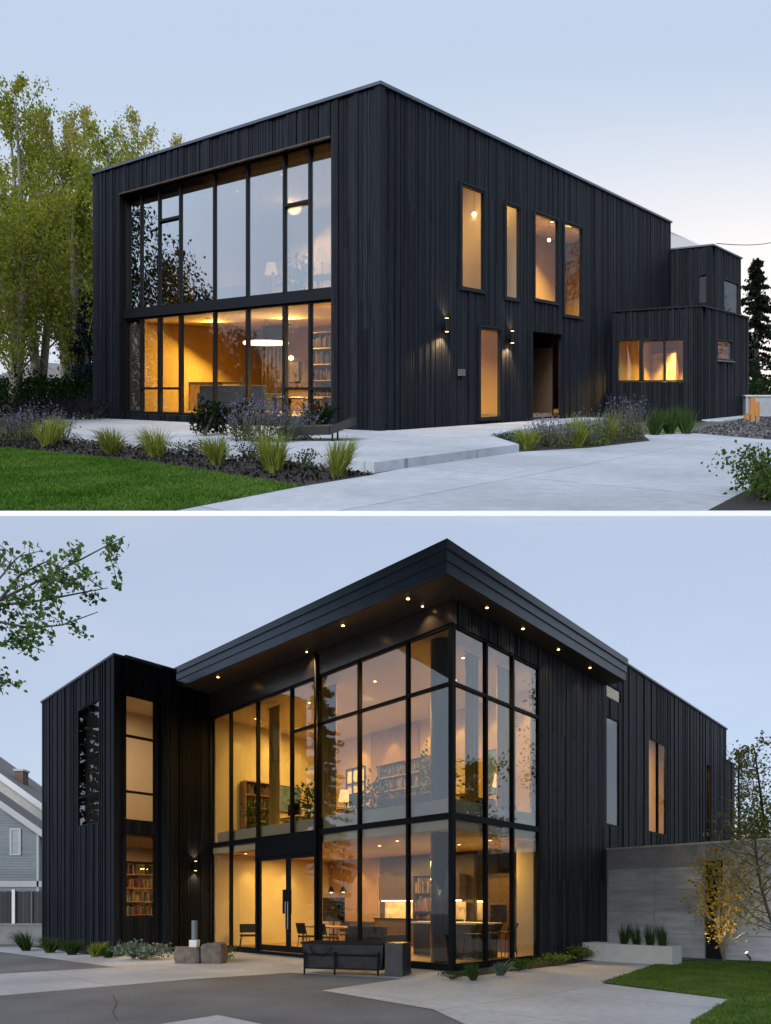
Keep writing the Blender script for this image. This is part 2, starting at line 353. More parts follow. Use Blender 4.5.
def window(fr, u0, u1, h0, h1, parent, nf=-0.08, border=0.05, mull=(), trans=(), bar=0.05, dep=0.08, name='window', g=None, label=None):
    """frame mesh with a child pane. trans: (ua, ub, h)"""
    mb = MB(); a, b = min(u0, u1), max(u0, u1)
    mb.box(fr, a, b, nf - dep, nf, h0, h0 + border); mb.box(fr, a, b, nf - dep, nf, h1 - border, h1)
    mb.box(fr, a, a + border, nf - dep + 0.002, nf - 0.002, h0 + border, h1 - border); mb.box(fr, b - border, b, nf - dep + 0.002, nf - 0.002, h0 + border, h1 - border)
    for x in mull:
        w = bar
        if hasattr(x, '__len__'): x, w = x
        mb.box(fr, x - w / 2, x + w / 2, nf - dep - 0.01, nf + 0.012, h0 + border, h1 - border)
    for ua, ub, h in trans: mb.box(fr, min(ua, ub), max(ua, ub), nf - dep + 0.006, nf + 0.006, h - bar / 2, h + bar / 2)
    w = mb.build(name, DARKM, parent)
    if label: w['label'] = label
    p = MB().box(fr, a + border * 0.5, b - border * 0.5, nf - dep / 2 - 0.006, nf - dep / 2 + 0.006, h0 + border * 0.5, h1 - border * 0.5)
    p.build('pane', g or GLASS, w); return w
def light(kind, loc, power, col=WARM, size=0.3, aim=None, angle=70, blend=0.6):
    l = bpy.data.lights.new('lamp', kind); l.energy = power; l.color = col
    o = bpy.data.objects.new('lamp', l); COL.objects.link(o); o.location = loc
    if kind == 'AREA': l.shape = 'DISK'; l.size = size
    else: l.shadow_soft_size = size
    if kind == 'SPOT': l.spot_size = R(angle); l.spot_blend = blend
    if aim is not None: o.rotation_euler = Vector(aim).to_track_quat('-Z', 'Y').to_euler()
    return o
def downlight(fr, u, n, h, parent, r=0.06, m=None):
    MB().lathe(fr, u, n, [(r * 1.3, h), (r * 1.3, h - 0.012)], 12).build('downlight', DARKM, parent)
    MB().lathe(fr, u, n, [(r, h - 0.013), (r * 0.9, h - 0.02)], 12).build('downlight_lens', m or LAMPS, parent)

# ------------------------------------------------------------------ plants
def tuft(site, x, d, h, spread, n, m, label, group, seed, h0=0.0, width=0.012, name='ornamental_grass', cat='grass clump', droop=0.35, lean=0.8):
    rng = np.random.default_rng(seed)
    ang = rng.uniform(0, 2 * math.pi, n); r0 = spread * 0.25 * np.sqrt(rng.uniform(0, 1, n)); r1 = spread * lean * rng.uniform(0.1, 1, n) ** 0.8
    hh = h * rng.uniform(0.28, 1.0, n) ** 0.8 * (1 - 0.3 * (r1 / spread) ** 2); r1 = r1 * rng.uniform(0.6, 1.35, n)
    lx, ly = rng.normal(0, 0.16 * h, 2)
    b = np.stack([x + r0 * np.cos(ang), d + r0 * np.sin(ang), np.full(n, h0)], 1); a2 = ang + rng.normal(0, 0.5, n)
    t = np.stack([x + r0 * np.cos(ang) + r1 * np.cos(a2) + lx * hh / h, d + r0 * np.sin(ang) + r1 * np.sin(a2) + ly * hh / h, h0 + hh], 1)
    o = blade_mesh(name, wmap(site, b), wmap(site, t), width, m, None, site.W(x, d, h0), seed, droop)
    return tag(o, label, cat, group)
def lavender(site, x, d, h, spread, n, label, group, seed, h0=0.0, name='lavender', purple=1.0):
    rng = np.random.default_rng(seed); t = thing(name, label, 'flowering plant', site.W(x, d, h0), group)
    ang = rng.uniform(0, 2 * math.pi, n); r0 = spread * 0.35 * np.sqrt(rng.uniform(0, 1, n)); r1 = spread * rng.uniform(0.1, 0.75, n)
    hh = h * rng.uniform(0.55, 1.0, n)
    b = np.stack([x + r0 * np.cos(ang), d + r0 * np.sin(ang), np.full(n, h0)], 1)
    e = np.stack([x + (r0 + r1) * np.cos(ang), d + (r0 + r1) * np.sin(ang), h0 + hh], 1)
    blade_mesh('stem', wmap(site, b), wmap(site, e), 0.010, STEMG, t, None, seed, 0.2)
    k = max(1, int(8 * purple)); pts = []
    for i in range(n):
        s = rng.uniform(0.55, 1.02, k); p = b[i] + (e[i] - b[i]) * s[:, None]; p += rng.normal(0, 0.012, (k, 3)); pts.append(p)
    leaf_mesh('blooms', wmap(site, np.concatenate(pts)), 0.034, LAVEN, t, None, seed)['kind'] = 'stuff'
    q = np.stack([x + rng.normal(0, spread * 0.35, n * 4), d + rng.normal(0, spread * 0.35, n * 4), h0 + np.abs(rng.normal(0, h * 0.2, n * 4)) + 0.02], 1)
    leaf_mesh('leaves', wmap(site, q), 0.05, STEMG, t, None, seed + 1); return t
def shrub(site, x, d, h, w, n, leaf, m, label, group, seed, h0=0.0, name='shrub', cat='shrub', clumps=9):
    rng = np.random.default_rng(seed); t = thing(name, label, cat, site.W(x, d, h0), group)
    cs = np.stack([rng.normal(0, w * 0.26, clumps), rng.normal(0, w * 0.26, clumps), rng.uniform(0.25, 0.85, clumps) * h], 1)
    mb = MB()
    for c in cs: mb.tube([site.W(x, d, h0), site.W(x + c[0] * 0.4, d + c[1] * 0.4, h0 + c[2] * 0.5), site.W(x + c[0], d + c[1], h0 + c[2])], [0.02, 0.012, 0.005], 5)
    mb.build('stem', BARKD, t)
    k = rng.integers(0, clumps, n); p = cs[k] + rng.normal(0, 1, (n, 3)) * np.array([w * 0.16, w * 0.16, h * 0.14]); p[:, 2] = np.abs(p[:, 2]) + 0.02
    p[:, 0] += x; p[:, 1] += d; p[:, 2] += h0
    leaf_mesh('foliage', wmap(site, p), leaf, m, t, None, seed); return t
def tree(site, x, d, h, w, n, leaf, m, label, group, seed, bark=BARK, name='poplar_tree', trunk_r=0.18, start=0.18, form='column', nb=46, stems=1, h0=0.0):
    """trunk, limbs, and leaves gathered on the limbs"""
    rng = np.random.default_rng(seed); t = thing(name, label, 'tree', site.W(x, d, h0), group); mb = MB(); lb = MB(); pts = []
    for s_ in range(stems):
        lx, ly = (0, 0) if stems == 1 else (rng.normal(0, w * 0.16), rng.normal(0, w * 0.16)); hs = h * (1 if s_ == 0 else rng.uniform(0.8, 0.97))
        sp = [(x + lx * q + 0.06 * math.sin(7 * q + seed), d + ly * q, h0 + hs * q) for q in np.linspace(0, 0.97, 9)]
        mb.tube([site.W(*p) for p in sp], [trunk_r * (1 - q) ** 0.8 + 0.012 for q in np.linspace(0, 0.97, 9)], 8)
        for i in range(nb // stems):
            q = start + (0.98 - start) * (i + rng.uniform(0, 1)) / (nb // stems); a = rng.uniform(0, 2 * math.pi)
            if form == 'column': reach = w * 0.5 * (math.sin(math.pi * min(1, 0.12 + 0.88 * (q - start) / (1 - start)) ** 0.75) ** 0.6 + 0.12); rise = reach * rng.uniform(0.9, 1.7)
            elif form == 'cone': reach = w * 0.5 * (1.02 - (q - start) / (1 - start)) ** 0.9 * rng.uniform(0.75, 1.1); rise = -reach * rng.uniform(0.05, 0.35)
            else: reach = w * 0.5 * math.sin(math.pi * (0.15 + 0.8 * (q - start) / (1 - start))) ** 0.6; rise = reach * rng.uniform(0.2, 0.9)
            reach *= rng.uniform(0.6, 1.1)
            bx, by = x + lx * q, d + ly * q; bh = h0 + hs * q
            e = np.array([bx + reach * math.cos(a), by + reach * math.sin(a), min(bh + rise, h0 + h * 1.03)])
            b0 = np.array([bx, by, bh]); mid = (b0 + e) / 2; mid[2] -= (e[2] - bh) * 0.12
            rr = max(0.012, trunk_r * 0.28 * (1 - q)); lb.tube([site.W(*b0), site.W(*mid), site.W(*e)], [rr, rr * 0.6, 0.006], 5)
            c = int(n / nb * rng.uniform(0.3, 1.7)); u = rng.uniform(0.12 if form != 'cone' else 0.05, 1.08, c) ** 0.8; sg = (0.08 + 0.11 * reach) if form != 'cone' else 0.10
            p = b0 + (e - b0) * u[:, None] + rng.normal(0, 1, (c, 3)) * sg * np.array([1, 1, 1.0 if form != 'cone' else 0.6])
            pts.append(p)
    mb.build('trunk', bark, t, smooth=True); lb.build('branches', bark, t)
    P = np.concatenate(pts); P[:, 2] = np.maximum(P[:, 2], h0 + 0.1); leaf_mesh('crown', wmap(site, P), leaf, m, t, None, seed); return t

# ================================================================== UPPER LOT
ul, ur = (-0.8093, 0.5873), (0.6666, 0.7454)
UC = (-0.115, 14.8)
PU = Fr(UP, UC, ul, ur)                                   # plan frame: l to the left, r to the right
LFU = Fr(UP, UC, ul, (-ur[0], -ur[1])); RFU = Fr(UP, UC, ur, (-ul[0], -ul[1]))
HT = 7.38
def structure(o): return tag(o, kind='structure')

# ground sheets ------------------------------------------------------
D0 = 5.946
G0 = Fr(UP, (0, 0))
gp = [(-5.6, D0), (5.6, D0), (9.5, 11), (18, 20), (31, 52), (-31, 52), (-18, 23), (-14.5, 13), (-9, 10)]
mb = MB(); mb.prism(G0, gp, -0.03, 0.0); structure(mb.build('upper_ground', SOIL, loc=(0, 0, 0)))
structure(MB().box(G0, -5.6, 5.6, D0 - 0.012, D0 - 0.001, -0.0345, 0.006).build('view_divider', WHITEE, loc=(0, 0, 0)))  # white divider strip between the two views, along the slab's front edge
def gpts(site, pix, h=0.0): return [site.ground(px, py, h) for px, py in pix]
# driveway
drv = gpts(UP, [(175, 511.4), (300, 487), (374, 474.5), (545, 441), (700, 431), (768, 439)])
drv = [(-1.78, D0)] + drv[1:5] + [(12.4, 16.2), (9.0, 11.0), (5.5, D0)]
structure(MB().sheet(G0, drv, 0.004).build('driveway', CONC_UP, loc=(0, 0, 0)))
# lawn
lw = [(-1.80, D0 + 0.01), UP.ground(300, 487), UP.ground(150, 463), UP.ground(0, 448), (-10.5, 14.2), (-8.6, 10.6), (-5.5, D0 + 0.01)]
structure(MB().sheet(G0, lw, 0.004).build('lawn', SOIL, loc=(0, 0, 0)))
# mulch bed in front of the patio
bed = [UP.ground(300, 487), UP.ground(374, 475), UP.ground(300, 462.5), UP.ground(190, 447), UP.ground(70, 437), UP.ground(0, 433), (-12.8, 18.5), (-10.5, 14.2), UP.ground(0, 448), UP.ground(150, 463)]
structure(MB().sheet(G0, bed, 0.006).build('planting_bed', MULCH, loc=(0, 0, 0)))
# patio slab, one step up
STEP = 0.13
pc = UP.ground(374, 473)
pa = [pc, UP.ground(519, 452.3), UP.ground(489, 441.5), UP.ground(515, 436.5), PU.xy(-0.9, 9.0), PU.xy(-0.1, 9.2), PU.xy(-0.1, 0.3), PU.xy(0.3, 0.3), PU.xy(11.2, 0.3), PU.xy(11.4, -1.0), UP.ground(38, 436)]
structure(MB().prism(G0, pa, -0.02, STEP).build('patio', PATIO, loc=(0, 0, 0)))
# gravel strip and low slab by the annexe
gr = [PU.xy(-2.4, 9.9), PU.xy(-3.2, 10.5), PU.xy(-3.6, 14.2), (13.6, 16.4), (20, 24), (22, 30), PU.xy(-2.9, 17.2)]
structure(MB().sheet(G0, [UP.ground(690, 433), UP.ground(771, 440), (13.3, 17.5), (18.5, 27), (21, 33), PU.xy(-2.9, 17.6), PU.xy(-3.05, 11.2)], 0.010).build('gravel', GRAVEL, loc=(0, 0, 0)))
structure(MB().box(PU, -3.4, -2.8, 11.3, 17.0, 0.0, 0.05).build('annexe_path', PATIO, loc=(0, 0, 0)))
# second bed beside the entrance
b2 = [UP.ground(490, 441.3), UP.ground(520, 452), UP.ground(590, 448), UP.ground(650, 441), UP.ground(640, 433), UP.ground(560, 434)]
def scale_poly(p, k):
    c = (sum(a for a, _ in p) / len(p), sum(b for _, b in p) / len(p)); return [(c[0] + (a - c[0]) * k, c[1] + (b - c[1]) * k) for a, b in p]
structure(MB().sheet(G0, b2, 0.012).build('entrance_bed', MULCH, loc=(0, 0, 0)))
b4 = [PU.xy(-0.15, 9.6), PU.xy(-0.15, 11.35), PU.xy(-2.9, 11.35), PU.xy(-3.0, 10.6), PU.xy(-1.2, 9.7)]
structure(MB().sheet(G0, b4, 0.012).build('annexe_bed', MULCH, loc=(0, 0, 0)))
b3 = [UP.ground(708, 511.0), (5.4, D0 + 0.05), (7.2, 9.0), UP.ground(771, 478)]
structure(MB().sheet(G0, b3, 0.008).build('corner_bed', MULCH, loc=(0, 0, 0)))
# grass blades
def inside(poly, x, y):
    c = np.zeros(len(x), bool); j = len(poly) - 1
    for i in range(len(poly)):
        xi, yi = poly[i]; xj, yj = poly[j]
        c ^= ((yi > y) != (yj > y)) & (x < (xj - xi) * (y - yi) / (yj - yi + 1e-12) + xi); j = i
    return c
def lawn_blades(site, poly, n, m, label, seed, hh=0.05, near=6.0, far=16.0, xr=(-10, 0), width=0.006):
    rng = np.random.default_rng(seed); u = rng.uniform(0, 1, n * 3); y = near * (far / near) ** u; x = rng.uniform(-1, 1, n * 3)
    x = xr[0] + (xr[1] - xr[0]) * (x * 0.5 + 0.5)
    k = inside(poly, x, y); x, y = x[k][:n], y[k][:n]; c = len(x)
    b = np.stack([x, y, np.full(c, 0.004)], 1); t = b + np.stack([rng.normal(0, hh * 0.5, c), rng.normal(0, hh * 0.5, c), hh * rng.uniform(0.5, 1.1, c)], 1)
    o = blade_mesh('lawn_grass', wmap(site, b), wmap(site, t), width, m, None, site.W(x.mean(), y.mean(), 0), seed, 0.0)
    return tag(o, label, 'grass', kind='stuff')
lawn_blades(UP, lw, 90000, LAWN, 'short dark green mown lawn beside the upper driveway', 3, 0.04, D0, 15, (-9, 0), 0.009)
def chips(site, polys, n, seed, h=0.01):
    rng = np.random.default_rng(seed); P = []
    for poly in polys:
        a = np.array(poly); lo, hi = a.min(0), a.max(0); x = rng.uniform(lo[0], hi[0], n * 3); y = rng.uniform(lo[1], hi[1], n * 3); k = inside(poly, x, y)
        P.append(np.stack([x[k][:n], y[k][:n], np.full(min(n, k.sum()), h)], 1))
    P = np.concatenate(P); P[:, 2] += rng.uniform(0, 0.03, len(P)); return P
tag(leaf_mesh('mulch_chips', wmap(UP, chips(UP, [bed], 9000, 5)), 0.06, CHIP, None, None, 5), 'loose black bark mulch in the bed along the patio', 'mulch', kind='stuff')
PEB = mat('grey_pebble', (0.17, 0.17, 0.18), 0.85, island=0.6)
rb = [UP.ground(150, 452), UP.ground(330, 472), UP.ground(345, 469), UP.ground(250, 456), UP.ground(120, 444), UP.ground(60, 441)]
tag(leaf_mesh('pebbles', wmap(UP, chips(UP, [rb], 3500, 6)), 0.05, PEB, None, None, 6, 0.9), 'grey pebbles strewn over the mulch beside the patio edge', 'pebbles', kind='stuff')
tag(leaf_mesh('gravel_stones', wmap(UP, chips(UP, [[UP.ground(690, 433), UP.ground(771, 440), (13.3, 17.5), (16.5, 24), PU.xy(-3.2, 15)]], 7000, 7)), 0.06, mat('gravel_stone', (0.13, 0.13, 0.14), 0.9, island=0.6), None, None, 7, 0.9), 'dark grey gravel beside the low annexe', 'gravel', kind='stuff')

# upper house ---------------------------------------------------------
UH = thing('timber_house', 'tall black timber house with huge recessed glass front and low annexe', 'house', UP.W(*UC, 0))
REC = -0.14
oa, ot = LFU.at(331.5, 136); ob, _ = LFU.at(120.5, 194)
ot = (ot + LFU.at(120.5, 194)[1]) / 2; obot = 0.30
siding(LFU, 0, 10.65, 0, HT, [(oa, ob, obot, ot)], 1, UH, SIDING_U, widths=(0.07, 0.095, 0.12), prot=(0.014, 0.024, 0.04))
# right facade holes
def hole(fr, x0, y0, x1, y1, n=0.0):
    a, t0 = fr.at(x0, y0, n); b, t1 = fr.at(x1, y1, n); return a, b, t0, t1
def win_px(fr, xl, xr, tl, tr, bl, br):
    a, h1 = fr.at(xl, tl); b, h2 = fr.at(xr, tr); _, h3 = fr.at(xl, bl); _, h4 = fr.at(xr, br); return (a, b, (h3 + h4) / 2, (h1 + h2) / 2)
W1 = win_px(RFU, 460, 483.5, 183.5, 191.6, 288.5, 292); W2 = win_px(RFU, 504.6, 519, 203, 207.5, 299, 300)
W3 = win_px(RFU, 533.5, 557.5, 212.5, 220, 301, 303); W4 = win_px(RFU, 563, 581.5, 222, 228, 316, 318)
W5 = win_px(RFU, 478.5, 500, 327.5, 329, 419.5, 418); DR = win_px(RFU, 532, 561, 331.5, 333, 424, 421)
DR = (DR[0], DR[1], STEP, DR[3])
siding(RFU, 0.25, 16.64, 0, HT, [W1, W2, W3, W4, W5, DR], 2, UH, SIDING_U, widths=(0.055, 0.075, 0.10), prot=(0.014, 0.022, 0.034), n0=-0.08)
MB().box(PU, -0.05, 0.10, -0.05, 0.10, 0, HT).build('corner_board', SIDING_U, UH)
# rear and far end walls, roof, coping
MB().box(PU, 10.40, 10.65, 0.26, 16.4, 0, HT).build('end_wall', SIDING_U, UH)
MB().box(PU, 0.26, 10.65, 16.4, 16.64, 0, HT).build('rear_wall', SIDING_U, UH)
MB().box(PU, 0.1, 10.55, 0.1, 16.55, HT - 0.32, HT - 0.12).build('roof', ROOFM, UH)
mb = MB(); o_ = 0.07
mb.box(PU, -o_, 10.65 + o_, -o_, 0.28, HT, HT + 0.07); mb.box(PU, -o_, 0.28, 0.28, 16.64 + o_, HT, HT + 0.07)
mb.box(PU, 10.37, 10.65 + o_, 0.28, 16.64 + o_, HT, HT + 0.07); mb.box(PU, 0.28, 10.37, 16.36, 16.64 + o_, HT, HT + 0.07)
mb.build('coping', COPING, UH)
# reveal lining of the great window
mb = MB()
mb.box(LFU, ob - 0.004, ob + 0.05, REC - 0.1, -0.015, obot, ot); mb.box(LFU, oa - 0.05, oa + 0.004, REC - 0.1, -0.015, obot, ot)
mb.box(LFU, oa - 0.05, ob + 0.05, REC - 0.1, -0.015, ot - 0.004, ot + 0.05); mb.box(LFU, oa - 0.05, ob + 0.05, REC - 0.1, -0.015, obot - 0.05, obot + 0.004)
mb.build('window_reveal', REVEAL, UH)
MB().box(LFU, oa, ob, -0.03, 0.055, ot - 0.03, ot).build('head_trim', WALNUT, UH)
bt = (LFU.at(331, 291.5, REC)[1] + LFU.at(142, 308, REC)[1]) / 2; bb = (LFU.at(331, 300.5, REC)[1] + LFU.at(142, 316, REC)[1]) / 2
mx = [LFU.at(p, 250, REC)[0] for p in (159, 180, 214, 247, 284, 309.5)]
ga, gb = oa + 0.004, ob - 0.004
mend = LFU.at(141, 250, REC)[0]
[MB().box(LFU, mend + 0.03, gb, REC - 0.135, REC - 0.105, a_, b_).build('end_panel', ENDP, UH) for a_, b_ in ((obot + 0.01, bb), (bt, ot - 0.01))]
MB().box(LFU, ga, gb, REC - 0.12, REC + 0.05, bb, bt).build('spandrel', DARKM, UH)
tr1 = LFU.at(169, 218.6, REC)[1]; tr2 = LFU.at(297, 203, REC)[1]; tr3 = (LFU.at(160, 388, REC)[1] + LFU.at(305, 389, REC)[1]) / 2
window(LFU, ga, gb, bt, ot - 0.004, UH, REC, 0.06, [mend, *mx], [(mx[0], mx[1], tr1), (mx[4], mx[5], tr2)], 0.065, g=GLASS_UP)
window(LFU, ga, gb, obot + 0.004, bb, UH, REC, 0.06, [mend, (mx[0], 0.1), (mx[1], 0.09), mx[2], (mx[3], 0.08), (mx[4], 0.1), mx[5]], [(mend, mx[1], tr3), (mx[4], ga, tr3)], 0.065)
for W in (W1, W2, W3, W4, W5): window(RFU, W[0] + 0.004, W[1] - 0.004, W[2] + 0.004, W[3] - 0.004, UH, 0.045, 0.045, g=GLASS_S)
mb = MB()
for W in (W1, W2, W3, W4, W5):
    mb.box(RFU, W[0] - 0.045, W[0], 0.0, 0.058, W[2] - 0.045, W[3] + 0.045); mb.box(RFU, W[1], W[1] + 0.045, 0.0, 0.058, W[2] - 0.045, W[3] + 0.045)
    mb.box(RFU, W[0], W[1], 0.0, 0.061, W[3], W[3] + 0.045); mb.box(RFU, W[0], W[1], 0.0, 0.064, W[2] - 0.045, W[2])
mb.build('window_surround', DARKM, UH)
# entrance recess and door
mb = MB()
mb.box(RFU, DR[0] - 0.06, DR[0] - 0.004, -1.3, -0.26, STEP, DR[3]); mb.box(RFU, DR[1] + 0.004, DR[1] + 0.06, -1.3, -0.26, STEP, DR[3])
mb.box(RFU, DR[0] - 0.06, DR[1] + 0.06, -1.3, -0.26, DR[3], DR[3] + 0.05); mb.box(RFU, DR[0] - 0.06, DR[1] + 0.06, -1.36, -1.3, STEP, DR[3] + 0.05)
mb.build('entrance_recess', SIDING_U, UH)
MB().box(RFU, DR[0] - 0.06, DR[1] + 0.06, -1.3, -0.02, 0, STEP + 0.004).build('threshold', PATIO, UH)
mb = MB(); nb_ = 6; wd = (DR[1] - DR[0]) / nb_
for i in range(nb_): mb.box(RFU, DR[0] + i * wd + 0.004, DR[0] + (i + 1) * wd - 0.004, -1.29, -1.24, STEP + 0.02, DR[3] - 0.25)
dr = mb.build('door', DOORW, UH, ); dr['label'] = 'brown plank front door at the back of the recess'
MB().tube([RFU.P(DR[0] + 0.3, -1.19, 1.0), RFU.P(DR[0] + 0.3, -1.19, 1.5)], 0.016, 8).build('handle', STEEL, dr)
mb = MB().box(RFU, DR[1] - 0.012, DR[1] + 0.002, -1.2, -0.27, STEP + 0.01, DR[3] - 0.4); mb.build('side_panel', DOORW, UH)
# wall lamps
def sconce(fr, px, py, parent, power, n=0.05, prob=True, h=0.30):
    u, z = fr.at(px, py, n + 0.06)
    mb = MB(); mb.box(fr, u - 0.05, u + 0.05, 0.0, n + 0.02, z - 0.06, z + 0.06)
    mb.lathe(Fr(fr.site, fr.xy(u, n + 0.07)), 0, 0, [(0.055, z - h / 2), (0.055, z + h / 2)], 14)
    s = mb.build('wall_lamp', DARKM, parent)
    for sg in (-1, 1):
        MB().lathe(Fr(fr.site, fr.xy(u, n + 0.07)), 0, 0, [(0.042, z + sg * (h / 2 + 0.004)), (0.042, z + sg * (h / 2 + 0.008))], 12).build('lamp_lens', LAMP, s)
        light('SPOT', fr.P(u, n + 0.075, z + sg * (h / 2 + 0.03)), power * (1.0 if sg < 0 else 0.55), (1, 0.66, 0.36), 0.02, aim=fr.P(u, n + 0.02, z + sg * 3) - fr.P(u, n + 0.075, z), angle=100, blend=0.9)
sconce(RFU, 446.5, 325, UH, 42); sconce(RFU, 512, 337, UH, 42)
u_, h_ = RFU.at(460, 372.5); MB().box(RFU, u_ - 0.11, u_ + 0.11, 0.0, 0.075, h_ - 0.08, h_ + 0.08).build('intercom', mat('intercom_plastic', (0.09, 0.09, 0.1), 0.4), UH)
# annexe
AF = Fr(UP, PU.xy(-2.77, 11.40), ul, (-ur[0], -ur[1])); AR = Fr(UP, PU.xy(-2.77, 11.40), ur, (-ul[0], -ul[1])); HA = 3.52
aw = [win_px(AF, xr, xl, t, t, b, b)[:4] for xl, xr, t, b in ((617, 685, 338.4, 381.8),)][0]
aw = (min(aw[0], aw[1]), max(aw[0], aw[1]), aw[2], aw[3])
siding(AF, 0, 2.75, 0, HA, [aw], 11, UH, SIDING_U, widths=(0.07, 0.10), n0=-0.10); arw = win_px(AR, 716.5, 732, 339.6, 339.6, 360.5, 360.5)
siding(AR, 0.25, 4.94, 0, HA, [arw], 12, UH, SIDING_U, widths=(0.07, 0.10), n0=-0.10)
m1, m2 = AF.at(641.5, 360)[0], AF.at(664.5, 360)[0]
window(AF, aw[0] + 0.003, aw[1] - 0.003, aw[2] + 0.003, aw[3] - 0.003, UH, 0.03, 0.05, [(m1, 0.12), (m2, 0.05)])
window(AR, arw[0] + 0.003, arw[1] - 0.003, arw[2] + 0.003, arw[3] - 0.003, UH, 0.03, 0.05, g=GLASS_S)
MB().box(AR, arw[0] - 0.02, arw[1] + 0.02, 0.0, 0.09, arw[2] - 0.05, arw[2] - 0.003).build('window_sill', COPING, UH)
MB().box(PU, -2.77, -0.06, 16.1, 16.34, 0, HA).build('annexe_rear_wall', SIDING_U, UH)
mb = MB(); mb.box(PU, -2.83, -0.06, 11.34, 11.66, HA, HA + 0.06); mb.box(PU, -2.83, -2.5, 11.66, 16.40, HA, HA + 0.06); mb.build('annexe_coping', DARKM, UH)
MB().box(PU, -2.6, -0.06, 11.5, 16.3, HA - 0.22, HA - 0.1).build('annexe_roof', ROOFM, UH)
# far block
HB = 6.33
BF = Fr(UP, PU.xy(-1.495, 16.65), ul, (-ur[0], -ur[1])); BR = Fr(UP, PU.xy(-1.495, 16.65), ur, (-ul[0], -ul[1]))
bw = win_px(BF, 707.5, 698, 274, 274, 303.8, 303.8); bw = (min(bw[0], bw[1]), max(bw[0], bw[1]), bw[2], bw[3])
hb = BR.at(741, 284)[1]; hw = BR.at(725, 308)[1]
siding(BF, 0, 4, 0, HB, [bw], 13, UH, SIDING_U, widths=(0.07, 0.10), n0=-0.10)
cw = (BR.at(723, 300)[0], BR.at(738, 300)[0], 3.0, hb)
siding(BR, 0.25, 3.68, 0, HB, [cw], 14, UH, SIDING_U, widths=(0.07, 0.10), n0=-0.10)
window(BF, bw[0] + 0.003, bw[1] - 0.003, bw[2] + 0.003, bw[3] - 0.003, UH, 0.03, 0.05)
window(BR, cw[0] + 0.003, cw[1] - 0.003, cw[2] + 0.003, cw[3] - 0.003, UH, 0.03, 0.06, g=GLASS_S)
MB().box(PU, -1.495, 3, 20.1, 20.33, 0, HB).build('far_rear_wall', SIDING_U, UH)
mb = MB(); mb.box(PU, -1.56, 3, 16.58, 16.9, HB, HB + 0.06); mb.box(PU, -1.56, -1.2, 16.9, 20.4, HB, HB + 0.06); mb.build('far_coping', COPING, UH)
MB().box(PU, -1.4, 3, 16.8, 20.2, HB - 0.25, HB - 0.1).build('far_roof', ROOFM, UH)
# curved skylight over the far roof
mb = MB(); arc = [(-0.95 + 2.6 * i / 10, HB + 0.05 + 1.25 * math.sin(math.pi * 0.5 * (0.06 + 0.94 * i / 10)) ** 1.1) for i in range(11)]
for (a, b), (c, e) in zip(arc[:-1], arc[1:]): mb.hexa([PU.P(a, 17.4, b - 0.02), PU.P(c, 17.4, e - 0.02), PU.P(c, 19.6, e - 0.02), PU.P(a, 19.6, b - 0.02), PU.P(a, 17.4, b), PU.P(c, 17.4, e), PU.P(c, 19.6, e), PU.P(a, 19.6, b)])
MB_SK = mb.build('skylight', mat('frosted_skylight', (0.7, 0.72, 0.75), 0.15, var=0.15, scale=1.5, metal=0.2), UH)
mb = MB(); mb.vprism(Fr(UP, PU.xy(0, 17.42), ul, ur), [(a, b - 0.03) for a, b in arc] + [(arc[-1][0], HB - 0.05), (arc[0][0], HB - 0.05)], 0, 0.02); mb.build('skylight_end', GLASS_F, UH)
# interior shell
fl = 0.28; f2 = bt - 0.05
mb = MB(); mb.box(PU, 0.27, 10.39, 0.85, 16.38, fl - 0.1, fl); mb.build('ground_floor', FLOORW, UH)
mb = MB(); mb.box(PU, 0.27, 10.39, 0.87, 16.38, bb + 0.05, f2); mb.build('upper_floor', PAINTW, UH)
mb = MB(); mb.box(PU, 0.27, 10.39, 0.85, 16.38, HT - 0.42, HT - 0.33); mb.build('ceiling', PAINTW, UH)
BK = 5.95
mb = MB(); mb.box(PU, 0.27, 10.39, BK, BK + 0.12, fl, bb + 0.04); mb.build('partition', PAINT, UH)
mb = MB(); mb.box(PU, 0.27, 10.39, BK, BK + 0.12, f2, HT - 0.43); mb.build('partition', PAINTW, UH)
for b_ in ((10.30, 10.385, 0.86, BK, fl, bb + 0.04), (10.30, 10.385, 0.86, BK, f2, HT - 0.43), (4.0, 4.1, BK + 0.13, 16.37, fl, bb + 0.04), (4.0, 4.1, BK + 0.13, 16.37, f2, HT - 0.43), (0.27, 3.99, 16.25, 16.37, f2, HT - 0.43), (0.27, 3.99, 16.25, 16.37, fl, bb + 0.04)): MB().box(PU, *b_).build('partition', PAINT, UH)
mb = MB(); mb.box(PU, 0.255, 0.268, 0.9, W1[0] - 0.1, fl, bb); mb.box(PU, 0.255, 0.268, 0.9, W1[0] - 0.1, f2, HT - 0.4); mb.build('inner_lining', PAINT, UH)
mb = MB(); mb.box(PU, -2.5, -0.07, 11.66, 16.09, 0.05, 0.12); mb.box(PU, -2.5, -0.07, 15.0, 15.1, 0.12, HA - 0.24); mb.box(PU, -0.12, -0.07, 11.7, 15.0, 0.12, HA - 0.24); mb.box(PU, -2.5, -0.13, 11.7, 14.99, HA - 0.28, HA - 0.235); mb.build('annexe_lining', PAINT, UH)
for l, r, h in ((2.0, 2.2, HT - 0.43), (3.4, 3.0, HT - 0.43), (5.2, 2.2, HT - 0.43), (7.5, 2.6, HT - 0.43), (2.0, 8.6, HT - 0.43), (2.4, 12, HT - 0.43), (2.2, 5.4, HT - 0.43), (2, 2, bb + 0.04), (8, 2, bb + 0.04)): downlight(PU, l, r, h, UH, 0.05)
dn = Vector((0, 0, -1))
